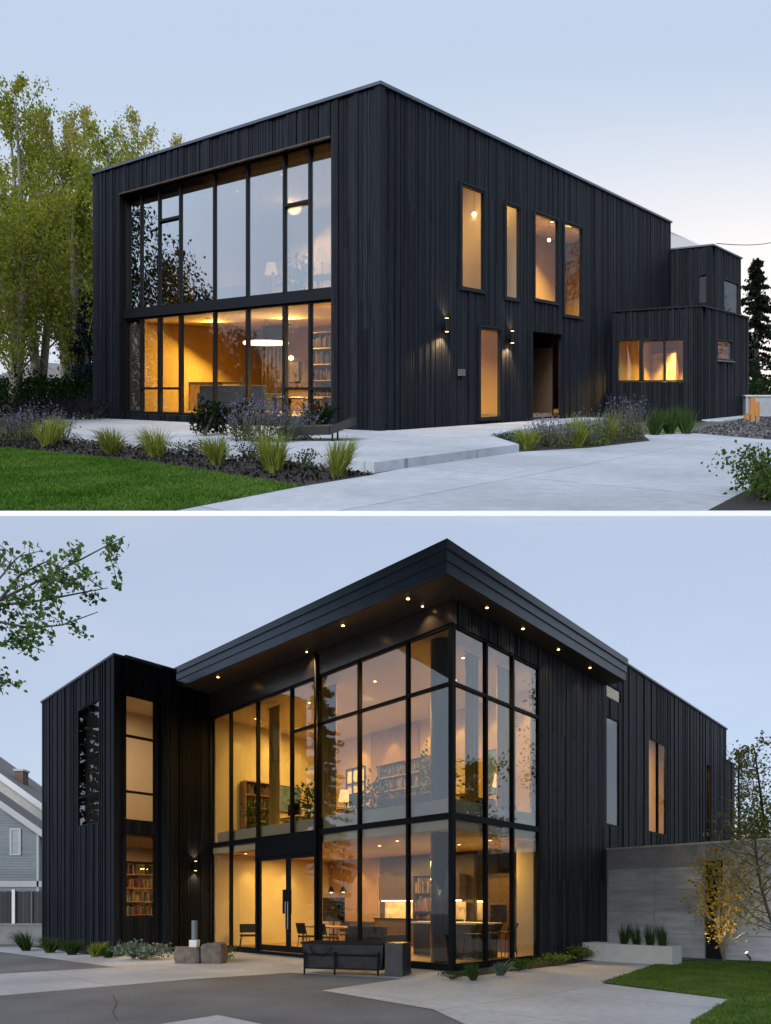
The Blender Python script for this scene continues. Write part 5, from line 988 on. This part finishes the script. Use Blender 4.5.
for i, (l, r, hh_) in enumerate(((3.6, 1.0, 1.1), (6.5, 1.0, 1.3), (9.6, 1.1, 1.2))):
    q_ = PL.xy(l, r); t = thing('floor_plant', f'bushy plant in a dark pot upstairs by the parapet, {("right", "middle", "left")[i]} one of three', 'potted plant', LOW.W(*q_, f3), 'plants along the upstairs parapet'); MB().lathe(Fr(LOW, q_), 0, 0, [(0.15, f3), (0.2, f3 + 0.4)], 14).build('pot', DARKM, t); leaf_mesh('foliage', np.array([*q_, f3 + 0.4 + hh_ * 0.45]) + np.random.default_rng(20 + i).normal(0, 1, (360, 3)) * [0.22, 0.22, hh_ * 0.26], 0.13, SHRUBL, t, None, 20 + i)
t = thing('window_lattice', 'tall bright lattice screen standing upstairs by the heavy mullion', 'screen', PL.P(7.2, 3.6, f3)); mb = MB(); kk = lin(7.2, 3.6)
for q in range(4): mb.box(kk, -0.5 + q * 0.32, -0.46 + q * 0.32, 0, 0.04, f3, f3 + 2.6)
for q in range(6): mb.box(kk, -0.46, 0.46, 0.005, 0.035, f3 + 0.02 + q * 0.51, f3 + 0.06 + q * 0.51)
mb.build('frame', DARKM, t); MB().box(kk, -0.47, 0.47, 0.045, 0.06, f3 + 0.02, f3 + 2.58).build('panel', mat('paper_panel', (0.75, 0.62, 0.4), 0.9), t)
for i, (l, r) in enumerate(((4.9, 1.4), (8.0, 1.4))):
    table(lin(l, r), 1.5, 0.7, 0.74, WALNUT, ('walnut desk upstairs right of the heavy mullion', 'walnut desk upstairs left of the heavy mullion')[i], f3, 'desk', 'desk')
    chair(lin(l, r + 0.7), BLACKF, ('black chair behind the right upstairs desk', 'black chair behind the left upstairs desk')[i], 'desk chairs', f3, name='desk_chair')
    k = lin(l, r); t = thing('monitor', ('dark monitor on the right upstairs desk', 'dark monitor on the left upstairs desk')[i], 'monitor', k.P(0, 0, f3 + 0.74), 'desk monitors'); MB().box(k, -0.3, 0.3, 0.05, 0.08, f3 + 0.86, f3 + 1.22).build('display', DGLASS, t); MB().box(k, -0.04, 0.04, 0.04, 0.09, f3 + 0.74, f3 + 0.87).build('stand', DARKM, t); MB().box(k, -0.12, 0.12, -0.02, 0.15, f3 + 0.74, f3 + 0.755).build('foot', DARKM, t)
floor_lamp(lin(1.5, 4.2), f3, 1.7, 'floor lamp glowing upstairs beside the corner column')
floor_lamp(lin(6.9, 2.8), f3, 1.7, 'floor lamp glowing upstairs over the entrance')
px_ = PL.xy(3.4, 3.6); t = thing('potted_tree', 'indoor tree in a white pot upstairs behind the desk', 'potted plant', LOW.W(*px_, f3)); MB().lathe(Fr(LOW, px_), 0, 0, [(0.2, f3), (0.25, f3 + 0.45)], 16).build('pot', WHITE, t); MB().tube([LOW.W(*px_, f3 + 0.4), LOW.W(px_[0] + 0.05, px_[1], f3 + 1.4)], 0.025, 6).build('trunk', BARKD, t)
leaf_mesh('foliage', np.array([px_[0], px_[1], f3 + 1.8]) + np.random.default_rng(7).normal(0, 1, (420, 3)) * [0.32, 0.32, 0.4], 0.15, SHRUBL, t, None, 7)
shelf(lin(14.55, -0.8, 90), 2.6, 0.4, 3.0, 6, 'shelf of bottles and books inside the lower window of the left wing', 16, 0.12, OAK, fill=0.6)

# concrete wall, planter, lawn things ------------------------------------
CW = Fr(LOW, PL.xy(-0.04, RW - 0.02), (-ll[0], -ll[1]), (-lr[0], -lr[1]))
s0, s1 = CW.at(704.5, 900)[0], CW.at(722.5, 900)[0]; WH = 3.21
t = thing('concrete_wall', 'tall board formed grey concrete garden wall joining the lower house', 'wall', CW.P(0, 0, 0))
mb = MB(); wall_core(mb, CW, 0, 9.0, 0, WH, [(s0, s1, -0.1, 2.75)], -0.3, 0.0); mb.build('wall', WALLC, t)
mb = MB(); hs_ = (0.0, 0.66, 1.3, 1.95, 2.6)
for i in range(4):
    for a, b in ((0.06, 1.55), (1.57, s0 - 0.02), (s1 + 0.02, s1 + 1.6), (s1 + 1.62, 8.9)): mb.box(CW, a, b, -0.02, 0.012 + 0.004 * ((i + int(a * 3)) % 3), hs_[i] + 0.012, hs_[i + 1] - 0.012)
mb.build('formwork_panel', mat('board_marked_concrete', (0.40, 0.425, 0.46), 0.8, var=0.25, scale=1.4, island=0.14, bump=0.4, bscale=16, stretch=(1, 1, 5)), t)
MB().box(CW, -0.0, 9.05, -0.34, 0.05, WH, WH + 0.05).build('coping', PLANTC, t)
MB().box(CW, s0 + 0.003, s1 - 0.003, -0.2, -0.12, 0.0, 2.74).build('gate', SIDING, t)
px0 = LOW.ground(672, 966); PF = Fr(LOW, px0, ll, lr)
t = thing('planter_box', 'long low white concrete planter in front of the garden wall', 'planter', PF.P(0, 0, 0)); mb = MB(); wall_core(mb, Fr(LOW, px0, ll, (-lr[0], -lr[1])), 0, 2.5, 0, 0.48, (), -0.12, 0)
MB().box(PF, 0, 2.5, 0, 0.12, 0, 0.48).build('front_wall', PLANTC, t, bevel=0.008); MB().box(PF, 0, 2.5, 0.6, 0.72, 0, 0.48).build('rear_wall', PLANTC, t, bevel=0.008); MB().box(PF, 0, 0.12, 0.121, 0.599, 0, 0.48).build('end_wall', PLANTC, t, bevel=0.008); MB().box(PF, 2.38, 2.5, 0.121, 0.599, 0, 0.48).build('end_wall', PLANTC, t, bevel=0.008); MB().box(PF, 0.12, 2.38, 0.12, 0.6, 0, 0.42).build('soil', MULCH, t)
for i, px in enumerate((624, 637, 650, 663)):
    u = PF.at(px, 940, 0.36)[0]; x, d = PF.xy(u, 0.36); tuft(LOW, x, d, 0.72, 0.30, 170, GRASSG, f'green reed grass in the white planter, {("first", "second", "third", "fourth")[i]} from the left', 'reeds in the white planter', 200 + i, 0.42, 0.012, 'reed_grass', 'grass clump', 0.15, 0.5)
# golden tree with uplight
x, d = LOW.ground(727, 962); tree(LOW, x - 0.1, d, 2.85, 1.65, 1450, 0.095, GOLD, 'small golden leaved tree lit from below by the garden wall', None, 210, BARK, 'golden_tree', 0.035, 0.16, 'round', 40, 3)
xs, ds = LOW.ground(750, 963); k = spot_fr(LOW, xs, ds); t = thing('garden_spotlight', 'small chrome garden spotlight on a spike beside the golden tree', 'spotlight', k.P(0, 0, 0)); MB().tube([k.P(0, 0, 0), k.P(0, 0, 0.12)], 0.012, 8).build('spike', DARKM, t); MB().tube([k.P(0.04, 0, 0.11), k.P(-0.08, 0.02, 0.27)], [0.035, 0.045], 12).build('housing', CHROME, t); MB().tube([k.P(-0.0805, 0.02, 0.271), k.P(-0.083, 0.0205, 0.275)], 0.036, 12).build('lamp_lens', LAMP, t)
light('SPOT', k.P(-0.1, -0.1, 0.33), 45, (1, 0.74, 0.36), 0.05, aim=LOW.W(x - 0.15, d, 1.7) - k.P(-0.1, -0.1, 0.33), angle=75, blend=0.8)
light('SPOT', LOW.W(x - 0.9, d - 0.7, 0.12), 45, (1, 0.74, 0.36), 0.05, aim=Vector((0.7, 0.6, 1.3)), angle=70, blend=0.8)
x, h = LOW.at_depth(790, 742, 34); tree(LOW, x - 0.8, 34, h, 4.6, 1500, 0.2, BARE, 'thin half bare tree behind the concrete wall at the right edge', None, 211, BARKD, 'bare_tree', 0.12, 0.3, 'round', 70, 2)
x, h = LOW.at_depth(737, 748, 44); tree(LOW, x, 44, h, 3.4, 2600, 0.2, BARE, 'thin olive tree peeping past the end of the right wing', None, 212, BARKD, 'leafy_tree', 0.15, 0.3, 'round', 50, 2)
x, h = LOW.at_depth(760, 818, 25); tree(LOW, x, 25, h, 2.6, 2000, 0.14, LIME, 'yellow green shrub tree rising just behind the concrete wall', None, 213, BARKD, 'shrub_tree', 0.06, 0.3, 'round', 40, 2)
x, h = LOW.at_depth(783, 812, 14.5); tree(LOW, x, 14.5, h, 2.3, 1700, 0.085, BARE, 'sparse autumn tree leaning in from the right frame edge', None, 214, BARKD, 'autumn_tree', 0.03, 0.28, 'round', 44, 2)
for i, (x, d, h, w_) in enumerate(((15, 19, 7.4, 4.0), (18.4, 26, 12.5, 5.4))):
    tree(LOW, x, d, h, w_, 9000, 0.16, SHRUBL, ('rounded tree right of the frame, nearer the path, mirrored in the right glass', 'taller rounded tree right of the frame, mirrored in the right glass')[i], 'trees mirrored in the right glass', 170 + i, BARKD, 'broadleaf_tree', 0.14, 0.28, 'round', 60, 2)
# foundation plants on the right
for i, (px, py, m, hh, w, nm) in enumerate(((554, 966, LIME, 0.28, 0.7, 'lime'), (580, 961, LIME, 0.36, 0.75, 'lime'), (520, 971, SHRUBL, 0.22, 0.45, 'dark'), (600, 958, GRASSG, 0.4, 0.5, 'grey'))):
    x, d = LOW.ground(px, py); shrub(LOW, x, d, hh, w, 700, 0.06, m, ('low lime green shrub in the bed left of the planter', 'rounder lime green shrub touching the planter', 'small dark green shrub by the right glass', 'feathery plant at the left end of the planter')[i], None, 220 + i, 0.014, 'low_shrub')
x, d = LOW.ground(473, 981); tuft(LOW, x, d, 0.42, 0.24, 220, GRASSG, 'upright green grass at the foot of the glass corner', None, 225, 0.014, 0.014)
x, d = LOW.ground(500, 976); tuft(LOW, x, d, 0.36, 0.3, 90, SILVER, 'silver spiky plant at the foot of the right glass', None, 226, 0.014, 0.03, 'silver_plant', 'plant')
x, d = LOW.ground(452, 980); shrub(LOW, x, d, 0.14, 0.4, 260, 0.05, GRASSG, 'creeping green plant left of the corner grass', None, 227, 0.014, 'low_shrub')
# left wing foundation plants
for i, (px, py, hh, w, m) in enumerate(((26, 951, 0.75, 0.5, GRASSG), (50, 953, 0.6, 0.5, GRASSG), (72, 955, 0.55, 0.5, GRASSG), (95, 957, 0.5, 0.4, GRASSY), (108, 958, 0.4, 0.35, GRASSG))):
    x, d = LOW.ground(px, py); tuft(LOW, x, d, hh, w, 240, m, f'green grass at the foot of the left wing, {("first", "second", "third", "fourth", "fifth")[i]} from the left', 'grasses at the left wing foot', 230 + i, 0.012, 0.018)
x, d = LOW.ground(142, 960); shrub(LOW, x, d, 0.45, 1.0, 800, 0.10, SILVER, 'silvery hosta like shrub at the corner of the left wing', None, 236, 0.012, 'silver_shrub'); x, d = LOW.ground(133, 959); shrub(LOW, x, d, 0.3, 0.7, 500, 0.07, LIME, 'lime green shrub left of the silvery one by the left wing', None, 237, 0.012, 'low_shrub')
x, d = LOW.ground(222, 961); shrub(LOW, x, d, 0.35, 0.5, 400, 0.06, LIME, 'small lime plant right of the stone block', None, 238, 0.01, 'low_shrub')
light('SPOT', LOW.W(*LOW.ground(108, 959), 0.15), 8, (1, 0.7, 0.42), 0.04, aim=Vector((0.25, 1.0, 1.4)), angle=80, blend=0.9)
# stone blocks with post
x, d = LOW.ground(187, 964); k = spot_fr(LOW, x, d + 0.3, -14)
def rock(fr, w, dp, h, seed, name, parent=None):
    rng = random.Random(seed); mb = MB(); pts = []
    nu, nn = 5, 3
    prof = [(0.97, 0), (1.0, h * 0.35), (0.98, h * 0.8), (0.9, h)]
    for s_, hh in prof:
        ringp = []
        for i in range(16):
            a = 2 * math.pi * i / 16; cx = math.copysign(abs(math.cos(a)) ** 0.35, math.cos(a)) * w / 2; cy = math.copysign(abs(math.sin(a)) ** 0.35, math.sin(a)) * dp / 2
            ringp.append(fr.P(cx * s_ * rng.uniform(0.95, 1.04), cy * s_ * rng.uniform(0.93, 1.05), hh * rng.uniform(0.94, 1.03)))
        pts += ringp
    fs = [(r_ * 16 + i, r_ * 16 + (i + 1) % 16, (r_ + 1) * 16 + (i + 1) % 16, (r_ + 1) * 16 + i) for r_ in range(3) for i in range(16)] + [tuple(range(48, 64)), tuple(range(15, -1, -1))]
    mb.add(pts, fs); return mb.build(name, STONE, parent, None if parent else fr.P(0, 0, 0))
tag(rock(k, 0.72, 0.55, 0.42, 1, 'stone_block'), 'low rough stone block at the foot of the recess, left one', 'stone block', 'stone blocks'); k2 = spot_fr(LOW, *k.xy(0.62, 0.1), -6); tag(rock(k2, 0.6, 0.5, 0.52, 2, 'stone_block'), 'taller rough stone block, right one of the pair by the entrance', 'stone block', 'stone blocks')
k3 = spot_fr(LOW, *k.xy(0.12, 0.0), -14); t = thing('post_light', 'slim grey post on a white foot standing on the stone block', 'post', k3.P(0, 0, 0.41)); MB().box(k3, -0.11, 0.11, -0.09, 0.09, 0.40, 0.60).build('foot', TRIM, t, bevel=0.01); MB().lathe(k3, 0, 0, [(0.075, 0.601), (0.075, 1.08), (0.07, 1.1)], 14).build('post', mat('grey_post_metal', (0.13, 0.16, 0.18), 0.5), t)
# black trough in front of the glass
xa, da = LOW.ground(302, 974); xb, db = LOW.ground(397, 977); an = math.degrees(math.atan2(db - da, xb - xa)); k = spot_fr(LOW, xa, da, an); TL = math.hypot(xb - xa, db - da)
t = thing('trough_planter', 'long black metal trough on a pipe frame in front of the entrance glass', 'planter', k.P(TL / 2, 0, 0)); DM2 = mat('scuffed_black_steel', (0.022, 0.024, 0.028), 0.4, var=0.5, scale=5, bump=0.3, bscale=12, metal=0.3)
mb = MB(); mb.hexa([k.P(u, n, h) for h, i in ((0.12, 0.05), (0.66, 0.0)) for u, n in ((i, i), (TL - 0.3 - i, i), (TL - 0.3 - i, 0.7 - i), (i, 0.7 - i))]); mb.build('tub', DM2, t, bevel=0.01)
MB().box(k, TL - 0.28, TL + 0.12, 0.02, 0.68, 0.0, 0.70).build('end_box', DM2, t, bevel=0.015)
mb = MB(); mb.box(k, -0.03, TL - 0.29, -0.03, 0.02, 0.661, 0.70); mb.box(k, -0.03, TL - 0.29, 0.68, 0.73, 0.661, 0.70); mb.box(k, -0.03, 0.02, 0.02, 0.68, 0.661, 0.70); mb.build('rim', DARKM, t)
for u in (0.08, 0.78, TL - 0.4): MB().tube([k.P(u, -0.05, 0.0), k.P(u, -0.05, 0.5)], 0.022, 8).build('leg', DARKM, t)
MB().tube([k.P(0.08, -0.05, 0.44), k.P(TL - 0.4, -0.05, 0.44)], 0.018, 8).build('front_rail', DARKM, t); MB().tube([k.P(0.08, -0.05, 0.14), k.P(TL - 0.4, -0.05, 0.14)], 0.018, 8).build('lower_rail', DARKM, t)
MB().tube([k.P(0.2, -0.052, 0.62), k.P(0.26, -0.08, 0.50), k.P(0.42, -0.09, 0.42), k.P(0.6, -0.08, 0.46), k.P(0.7, -0.05, 0.6)], 0.012, 6).build('cable', DARKM, t)
MB().box(k, 0.03, TL - 0.33, 0.04, 0.66, 0.58, 0.62).build('soil', MULCH, t)
x, d = LOW.ground(401, 976); k = spot_fr(LOW, x, d); t = thing('standpipe', 'small pale standpipe beside the right end of the black trough', 'tap', k.P(0, 0, 0)); MB().tube([k.P(0, 0, 0), k.P(0, 0, 0.18), k.P(0.0, -0.04, 0.22)], [0.05, 0.03, 0.03], 8).build('pipe', TRIM, t); MB().tube([k.P(-0.05, 0, 0.2), k.P(0.05, 0, 0.2)], 0.012, 6).build('handle', STEEL, t)

# neighbouring house, fence and low wall on the left ---------------------
k = Fr(LOW, (LOW.at_depth(43, 0, 42)[0], 42), (-1, 0), (0, 1))       # u runs to the left from the wing
def hz(py, d=42): return LOW.at_depth(0, py, d)[1]
t = thing('gabled_house', 'blue grey clapboard house with white trim beyond the left wing', 'house', k.P(3, 0, 0))
ev = hz(832); slope = 30 / 43.0; U = lambda px: (43 - px) / F * 42
ap_u = U(-60); ap_h = ev + ap_u * slope
MB().vprism(k, [(U(40), 0), (U(-160), 0), (U(-160), ev), (ap_u, ap_h), (U(40), ev + U(40) * slope - 0.02)], 0.03, 2.0).build('wall', CLAP, t)
mb = MB(); z = 0.6
while z < ap_h - 0.3:
    top = min(z + 0.155, ap_h); ua = max(U(40), (z + 0.16 - ev) / slope + 0.1); ub = min(U(-160), 2 * ap_u - (z + 0.16 - ev) / slope - 0.1)
    if ub > ua: mb.hexa([k.P(u, n, h) for h, n0 in ((z, -0.012), (z + 0.16, 0.02)) for u, n in ((ua, n0), (ub, n0), (ub, 0.035), (ua, 0.035))])
    z += 0.16
mb.build('clapboards', CLAP, t)
mb = MB()
for s_, (ua, ha, ub, hb_) in enumerate(((U(52), ev + U(52) * slope, ap_u, ap_h), (ap_u, ap_h, 2 * ap_u - U(52), ev + U(52) * slope))): mb.hexa([k.P(u, n, h + q) for q in (0.02, 0.2) for u, h, n in ((ua, ha, -0.5), (ub, hb_, -0.5), (ub, hb_, 2.0), (ua, ha, 2.0))])
mb.build('roof', SHINGLE, t); mb = MB()
for ua, ha, ub, hb_ in ((U(52), ev + U(52) * slope, ap_u, ap_h), (ap_u, ap_h, 2 * ap_u - U(52), ev + U(52) * slope)): mb.hexa([k.P(u, n, h + q) for q in (-0.22, 0.22) for u, h, n in ((ua, ha, -0.54), (ub, hb_, -0.54), (ub, hb_, -0.502), (ua, ha, -0.502))])
mb.build('bargeboard', TRIM, t)
mb = MB(); mb.box(k, U(39), U(37), -0.05, 0.02, hz(892), hz(833)); mb.box(k, U(42), U(-160), -0.05, 0.02, hz(887), hz(881)); mb.build('trim', TRIM, t)
mb = MB(); a, b, c, e = U(21), U(10.5), hz(855.5), hz(828.5); mb.box(k, a - 0.02, a + 0.1, -0.07, 0.02, c, e); mb.box(k, b - 0.1, b + 0.02, -0.07, 0.02, c, e); mb.box(k, a + 0.1, b - 0.1, -0.07, 0.02, c, c + 0.1); mb.box(k, a + 0.1, b - 0.1, -0.07, 0.02, e - 0.1, e); mb.box(k, a + 0.1, b - 0.1, -0.06, 0.0, (c + e) / 2 - 0.03, (c + e) / 2 + 0.03); w = mb.build('window', TRIM, t)
MB().box(k, a + 0.1, b - 0.1, -0.03, -0.018, c + 0.1, e - 0.1).build('pane', mat('blind_white', (0.42, 0.46, 0.5), 0.3), w)
# taller rear gable with chimney
k2 = Fr(LOW, (LOW.at_depth(60, 0, 50)[0], 50), (-1, 0), (0, 1)); U2 = lambda px: (60 - px) / F * 50; h2 = lambda py: LOW.at_depth(0, py, 50)[1]
e2 = h2(811); MB().vprism(k2, [(U2(50), 0), (U2(-140), 0), (U2(-140), e2), (U2(-45), e2 + (U2(-45) - U2(50)) * 0.72), (U2(50), e2)], 0.05, 6).build('rear_gable', CLAPL, t)
mb = MB(); mb.hexa([k2.P(u, n, h + q) for q in (0.02, 0.22) for u, h, n in ((U2(56), e2 - 0.3, -0.5), (U2(-45), e2 + (U2(-45) - U2(50)) * 0.72, -0.5), (U2(-45), e2 + (U2(-45) - U2(50)) * 0.72, 6), (U2(56), e2 - 0.3, 6))]); mb.build('roof', SHINGLE, t)
mb = MB(); mb.hexa([k2.P(u, n, h + q) for q in (-0.25, 0.24) for u, h, n in ((U2(56), e2 - 0.3, -0.55), (U2(-45), e2 + (U2(-45) - U2(50)) * 0.72, -0.55), (U2(-45), e2 + (U2(-45) - U2(50)) * 0.72, -0.503), (U2(56), e2 - 0.3, -0.503))]); mb.build('bargeboard', TRIM, t)
ch = MB().box(k2, U2(12), U2(3.5), 1.5, 2.3, h2(800), h2(767)).build('chimney', BRICK, t); MB().box(k2, U2(13), U2(2.5), 1.42, 2.38, h2(767), h2(765)).build('chimney_cap', PLANTC, ch)
d = 27.0; x1 = LOW.at_depth(46, 0, d)[0]; k = Fr(LOW, (x1, d), (-1, 0), (0, 1))
t = thing('retaining_wall', 'low weathered concrete wall under the dark fence on the left', 'wall', k.P(3, 0, 0)); MB().box(k, 0, 16, 0, 0.3, 0, 0.72).build('wall', mat('weathered_concrete', (0.17, 0.17, 0.18), 0.9, var=0.3, scale=1.2), t); MB().box(k, 0, 16.02, -0.03, 0.33, 0.721, 0.79).build('coping', mat('weathered_coping', (0.2, 0.2, 0.21), 0.9, var=0.2, scale=2), t)
t = thing('board_fence', 'dark board fence with a pale post standing on the low concrete wall', 'fence', k.P(3, 0, 0.79)); mb = MB(); rng_ = random.Random(5); u = 0.02
while u < 15: mb.box(k, u, u + 0.13, 0.1, 0.13, 0.8, 2.02 + rng_.uniform(-0.01, 0.01)); u += 0.14
mb.build('boards', FENCEM, t); mb = MB(); mb.box(k, 0, 15.5, 0.131, 0.17, 1.0, 1.08); mb.box(k, 0, 15.5, 0.131, 0.17, 1.75, 1.83); mb.build('rail', FENCEM, t); uu = (46 - 13) / F * d; MB().box(k, uu - 0.06, uu + 0.06, 0.02, 0.098, 0.79, 2.1).build('post', TRIM, t); uu2 = (46 - 31) / F * d; MB().box(k, uu2 - 0.03, uu2 + 0.03, 0.04, 0.098, 0.79, 2.0).build('post', mat('grey_post', (0.1, 0.1, 0.11), 0.7), t)

# overhanging branch of a tree standing left of the frame ----------------
rng = np.random.default_rng(77)
tx, td = -4.1, 4.3
t = thing('overhanging_tree', 'green leafy branch reaching in from the upper left over the lower lot', 'tree', LOW.W(tx, td, 0))
MB().tube([LOW.W(tx, td, 0), LOW.W(tx + 0.05, td, 1.6), LOW.W(tx - 0.05, td + 0.05, 3.0), LOW.W(tx + 0.1, td, 4.2)], [0.16, 0.13, 0.10, 0.05], 10).build('trunk', BARKD, t, smooth=True)
def bp(px, py, d): x, h = LOW.at_depth(px, py, d); return np.array([x, d, h])
limbs = [[(-60, 640), (0, 600), (40, 580), (80, 560), (125, 536)], [(-60, 640), (0, 605), (45, 600), (85, 592), (108, 588)], [(-60, 650), (0, 622), (30, 628), (62, 625), (98, 612)], [(-60, 670), (-10, 645), (20, 640), (45, 652)], [(-60, 660), (-15, 655), (-2, 680), (3, 695)], [(0, 600), (20, 575), (45, 562), (70, 570)], [(-60, 620), (-10, 590), (15, 560), (25, 552)], [(40, 578), (70, 580), (100, 572)]]
mb = MB(); P = []
for i, lb in enumerate(limbs):
    dd = 4.9 + 0.18 * math.sin(i * 2.3); pts = [bp(a, b, dd + 0.05 * j) for j, (a, b) in enumerate(lb)]
    if i in (0, 1, 2, 3, 4, 6): pts = [np.array([tx + 0.02, td, 2.6 + 0.1 * i])] + pts
    mb.tube([Vector(p) for p in pts], np.linspace(0.016 if i < 3 else 0.011, 0.003, len(pts)), 6)
    for a, b in zip(pts[:-1], pts[1:]):
        L_ = np.linalg.norm(b - a); c = max(3, int(L_ * (300 if i not in (7,) else 220)))
        for z in range(max(2, int(L_ * 9))):
            o = a + (b - a) * rng.uniform(0, 1); v = rng.normal(0, 0.12, 3); mb.tube([Vector(o), Vector(o + v * 0.6), Vector(o + v + [0, 0, -0.015])], [0.005, 0.003, 0.002], 4)
            m_ = max(2, int(c / max(2, int(L_ * 9)))); P.append(o + v * rng.uniform(0.2, 1.15, m_)[:, None] + rng.normal(0, 0.026, (m_, 3)))
mb.build('branches', BARKD, t); leaf_mesh('crown', np.concatenate(P), 0.042, BRANCHL, t, None, 78, 0.75)

# ================================================================== light, sky, camera
w = bpy.data.worlds.new('World'); sc.world = w; w.use_nodes = True; nt = w.node_tree; nt.nodes.clear(); N, L = nt.nodes, nt.links
out = N.new('ShaderNodeOutputWorld'); bg = N.new('ShaderNodeBackground'); L.new(bg.outputs[0], out.inputs[0])
SUN_EL, SUN_AZ = 24, 205     # degrees; azimuth clockwise from +Y
sk = N.new('ShaderNodeTexSky'); sk.sky_type = 'NISHITA'; sk.sun_disc = False; sk.sun_elevation = R(SUN_EL); sk.sun_rotation = R(SUN_AZ)
sk.air_density = 1.0; sk.dust_density = 2.0; sk.ozone_density = 2.0
bg.inputs[1].default_value = 0.10
# thin dusk haze evens the sky out, and a pale afterglow hangs in the north-east
hz_ = N.new('ShaderNodeMix'); hz_.data_type = 'RGBA'; hz_.inputs[0].default_value = 0.75; L.new(sk.outputs[0], hz_.inputs[6]); hz_.inputs[7].default_value = (2.85, 3.2, 3.95, 1)
tc = N.new('ShaderNodeTexCoord'); sp = N.new('ShaderNodeSeparateXYZ'); L.new(tc.outputs['Generated'], sp.inputs[0])
def wm(op, a, b=None):
    k = N.new('ShaderNodeMath'); k.operation = op
    for i, z in enumerate((a, b)):
        if z is None: continue
        if isinstance(z, (int, float)): k.inputs[i].default_value = z
        else: L.new(z, k.inputs[i])
    return k.outputs[0]
def ramp(v, a, b, lo=0.0, hi=1.0):
    k = N.new('ShaderNodeMapRange'); k.interpolation_type = 'SMOOTHSTEP'; k.inputs[1].default_value = a; k.inputs[2].default_value = b; k.inputs[3].default_value = lo; k.inputs[4].default_value = hi; L.new(v, k.inputs[0]); return k.outputs[0]
yy = wm('MAXIMUM', sp.outputs['Y'], 0.05); rise_ = wm('DIVIDE', sp.outputs['Z'], yy); side_ = wm('DIVIDE', sp.outputs['X'], yy)
bank = wm('MULTIPLY', wm('MULTIPLY', ramp(rise_, 1.24, 0.74), ramp(rise_, 0.54, 0.62)), ramp(sp.outputs['Y'], 0.2, 0.5))
glow = wm('MULTIPLY', bank, ramp(side_, -0.35, 0.62, 0.25, 1.0))
cl = N.new('ShaderNodeTexNoise'); cl.inputs['Scale'].default_value = 2.2; cl.inputs['Detail'].default_value = 5; cm = N.new('ShaderNodeMapping'); cm.inputs['Scale'].default_value = (1, 1, 3.5); L.new(tc.outputs['Generated'], cm.inputs[0]); L.new(cm.outputs[0], cl.inputs[0])
cv = N.new('ShaderNodeMix'); cv.data_type = 'RGBA'; L.new(ramp(cl.outputs['Fac'], 0.42, 0.75, 0.0, 0.16), cv.inputs[0]); L.new(hz_.outputs[2], cv.inputs[6]); cv.inputs[7].default_value = (4.4, 4.5, 4.9, 1)
hm = N.new('ShaderNodeMix'); hm.data_type = 'RGBA'; L.new(wm('MULTIPLY', ramp(rise_, 0.52, 0.68), 0.75), hm.inputs[0]); L.new(cv.outputs[2], hm.inputs[6]); hm.inputs[7].default_value = (2.85, 3.5, 4.4, 1)
gm = N.new('ShaderNodeMix'); gm.data_type = 'RGBA'; L.new(glow, gm.inputs[0]); L.new(hm.outputs[2], gm.inputs[6]); gm.inputs[7].default_value = (6.3, 5.7, 5.2, 1)
L.new(gm.outputs[2], bg.inputs[0])
s = bpy.data.lights.new('sun', 'SUN'); s.energy = 1.2; s.angle = R(40); s.color = (0.97, 0.98, 1.0); so = bpy.data.objects.new('sun', s); COL.objects.link(so)
sd = Vector((math.sin(R(SUN_AZ)) * math.cos(R(SUN_EL)), math.cos(R(SUN_AZ)) * math.cos(R(SUN_EL)), math.sin(R(SUN_EL)))); so.rotation_euler = (-sd).to_track_quat('-Z', 'Y').to_euler()

cam = bpy.data.cameras.new('camera'); co = bpy.data.objects.new('camera', cam); COL.objects.link(co); co.location = (0, 0, 1.5); co.rotation_euler = (R(90), 0, 0)
cam.sensor_width = 36; cam.sensor_fit = 'AUTO'; cam.lens = F / 1024 * 36; cam.shift_y = (905 - 512) / 1024; cam.clip_end = 2000; cam.clip_start = 0.05
sc.camera = co
sc.view_settings.view_transform = 'Standard'; sc.view_settings.look = 'None'; sc.view_settings.exposure = 1.0; sc.view_settings.gamma = 1
sc.render.engine = 'CYCLES'; sc.cycles.use_denoising = True; sc.cycles.max_bounces = 8; sc.cycles.transparent_max_bounces = 24; sc.cycles.diffuse_bounces = 4; sc.cycles.glossy_bounces = 4
sc.cycles.sample_clamp_indirect = 6; sc.cycles.caustics_reflective = False; sc.cycles.caustics_refractive = False
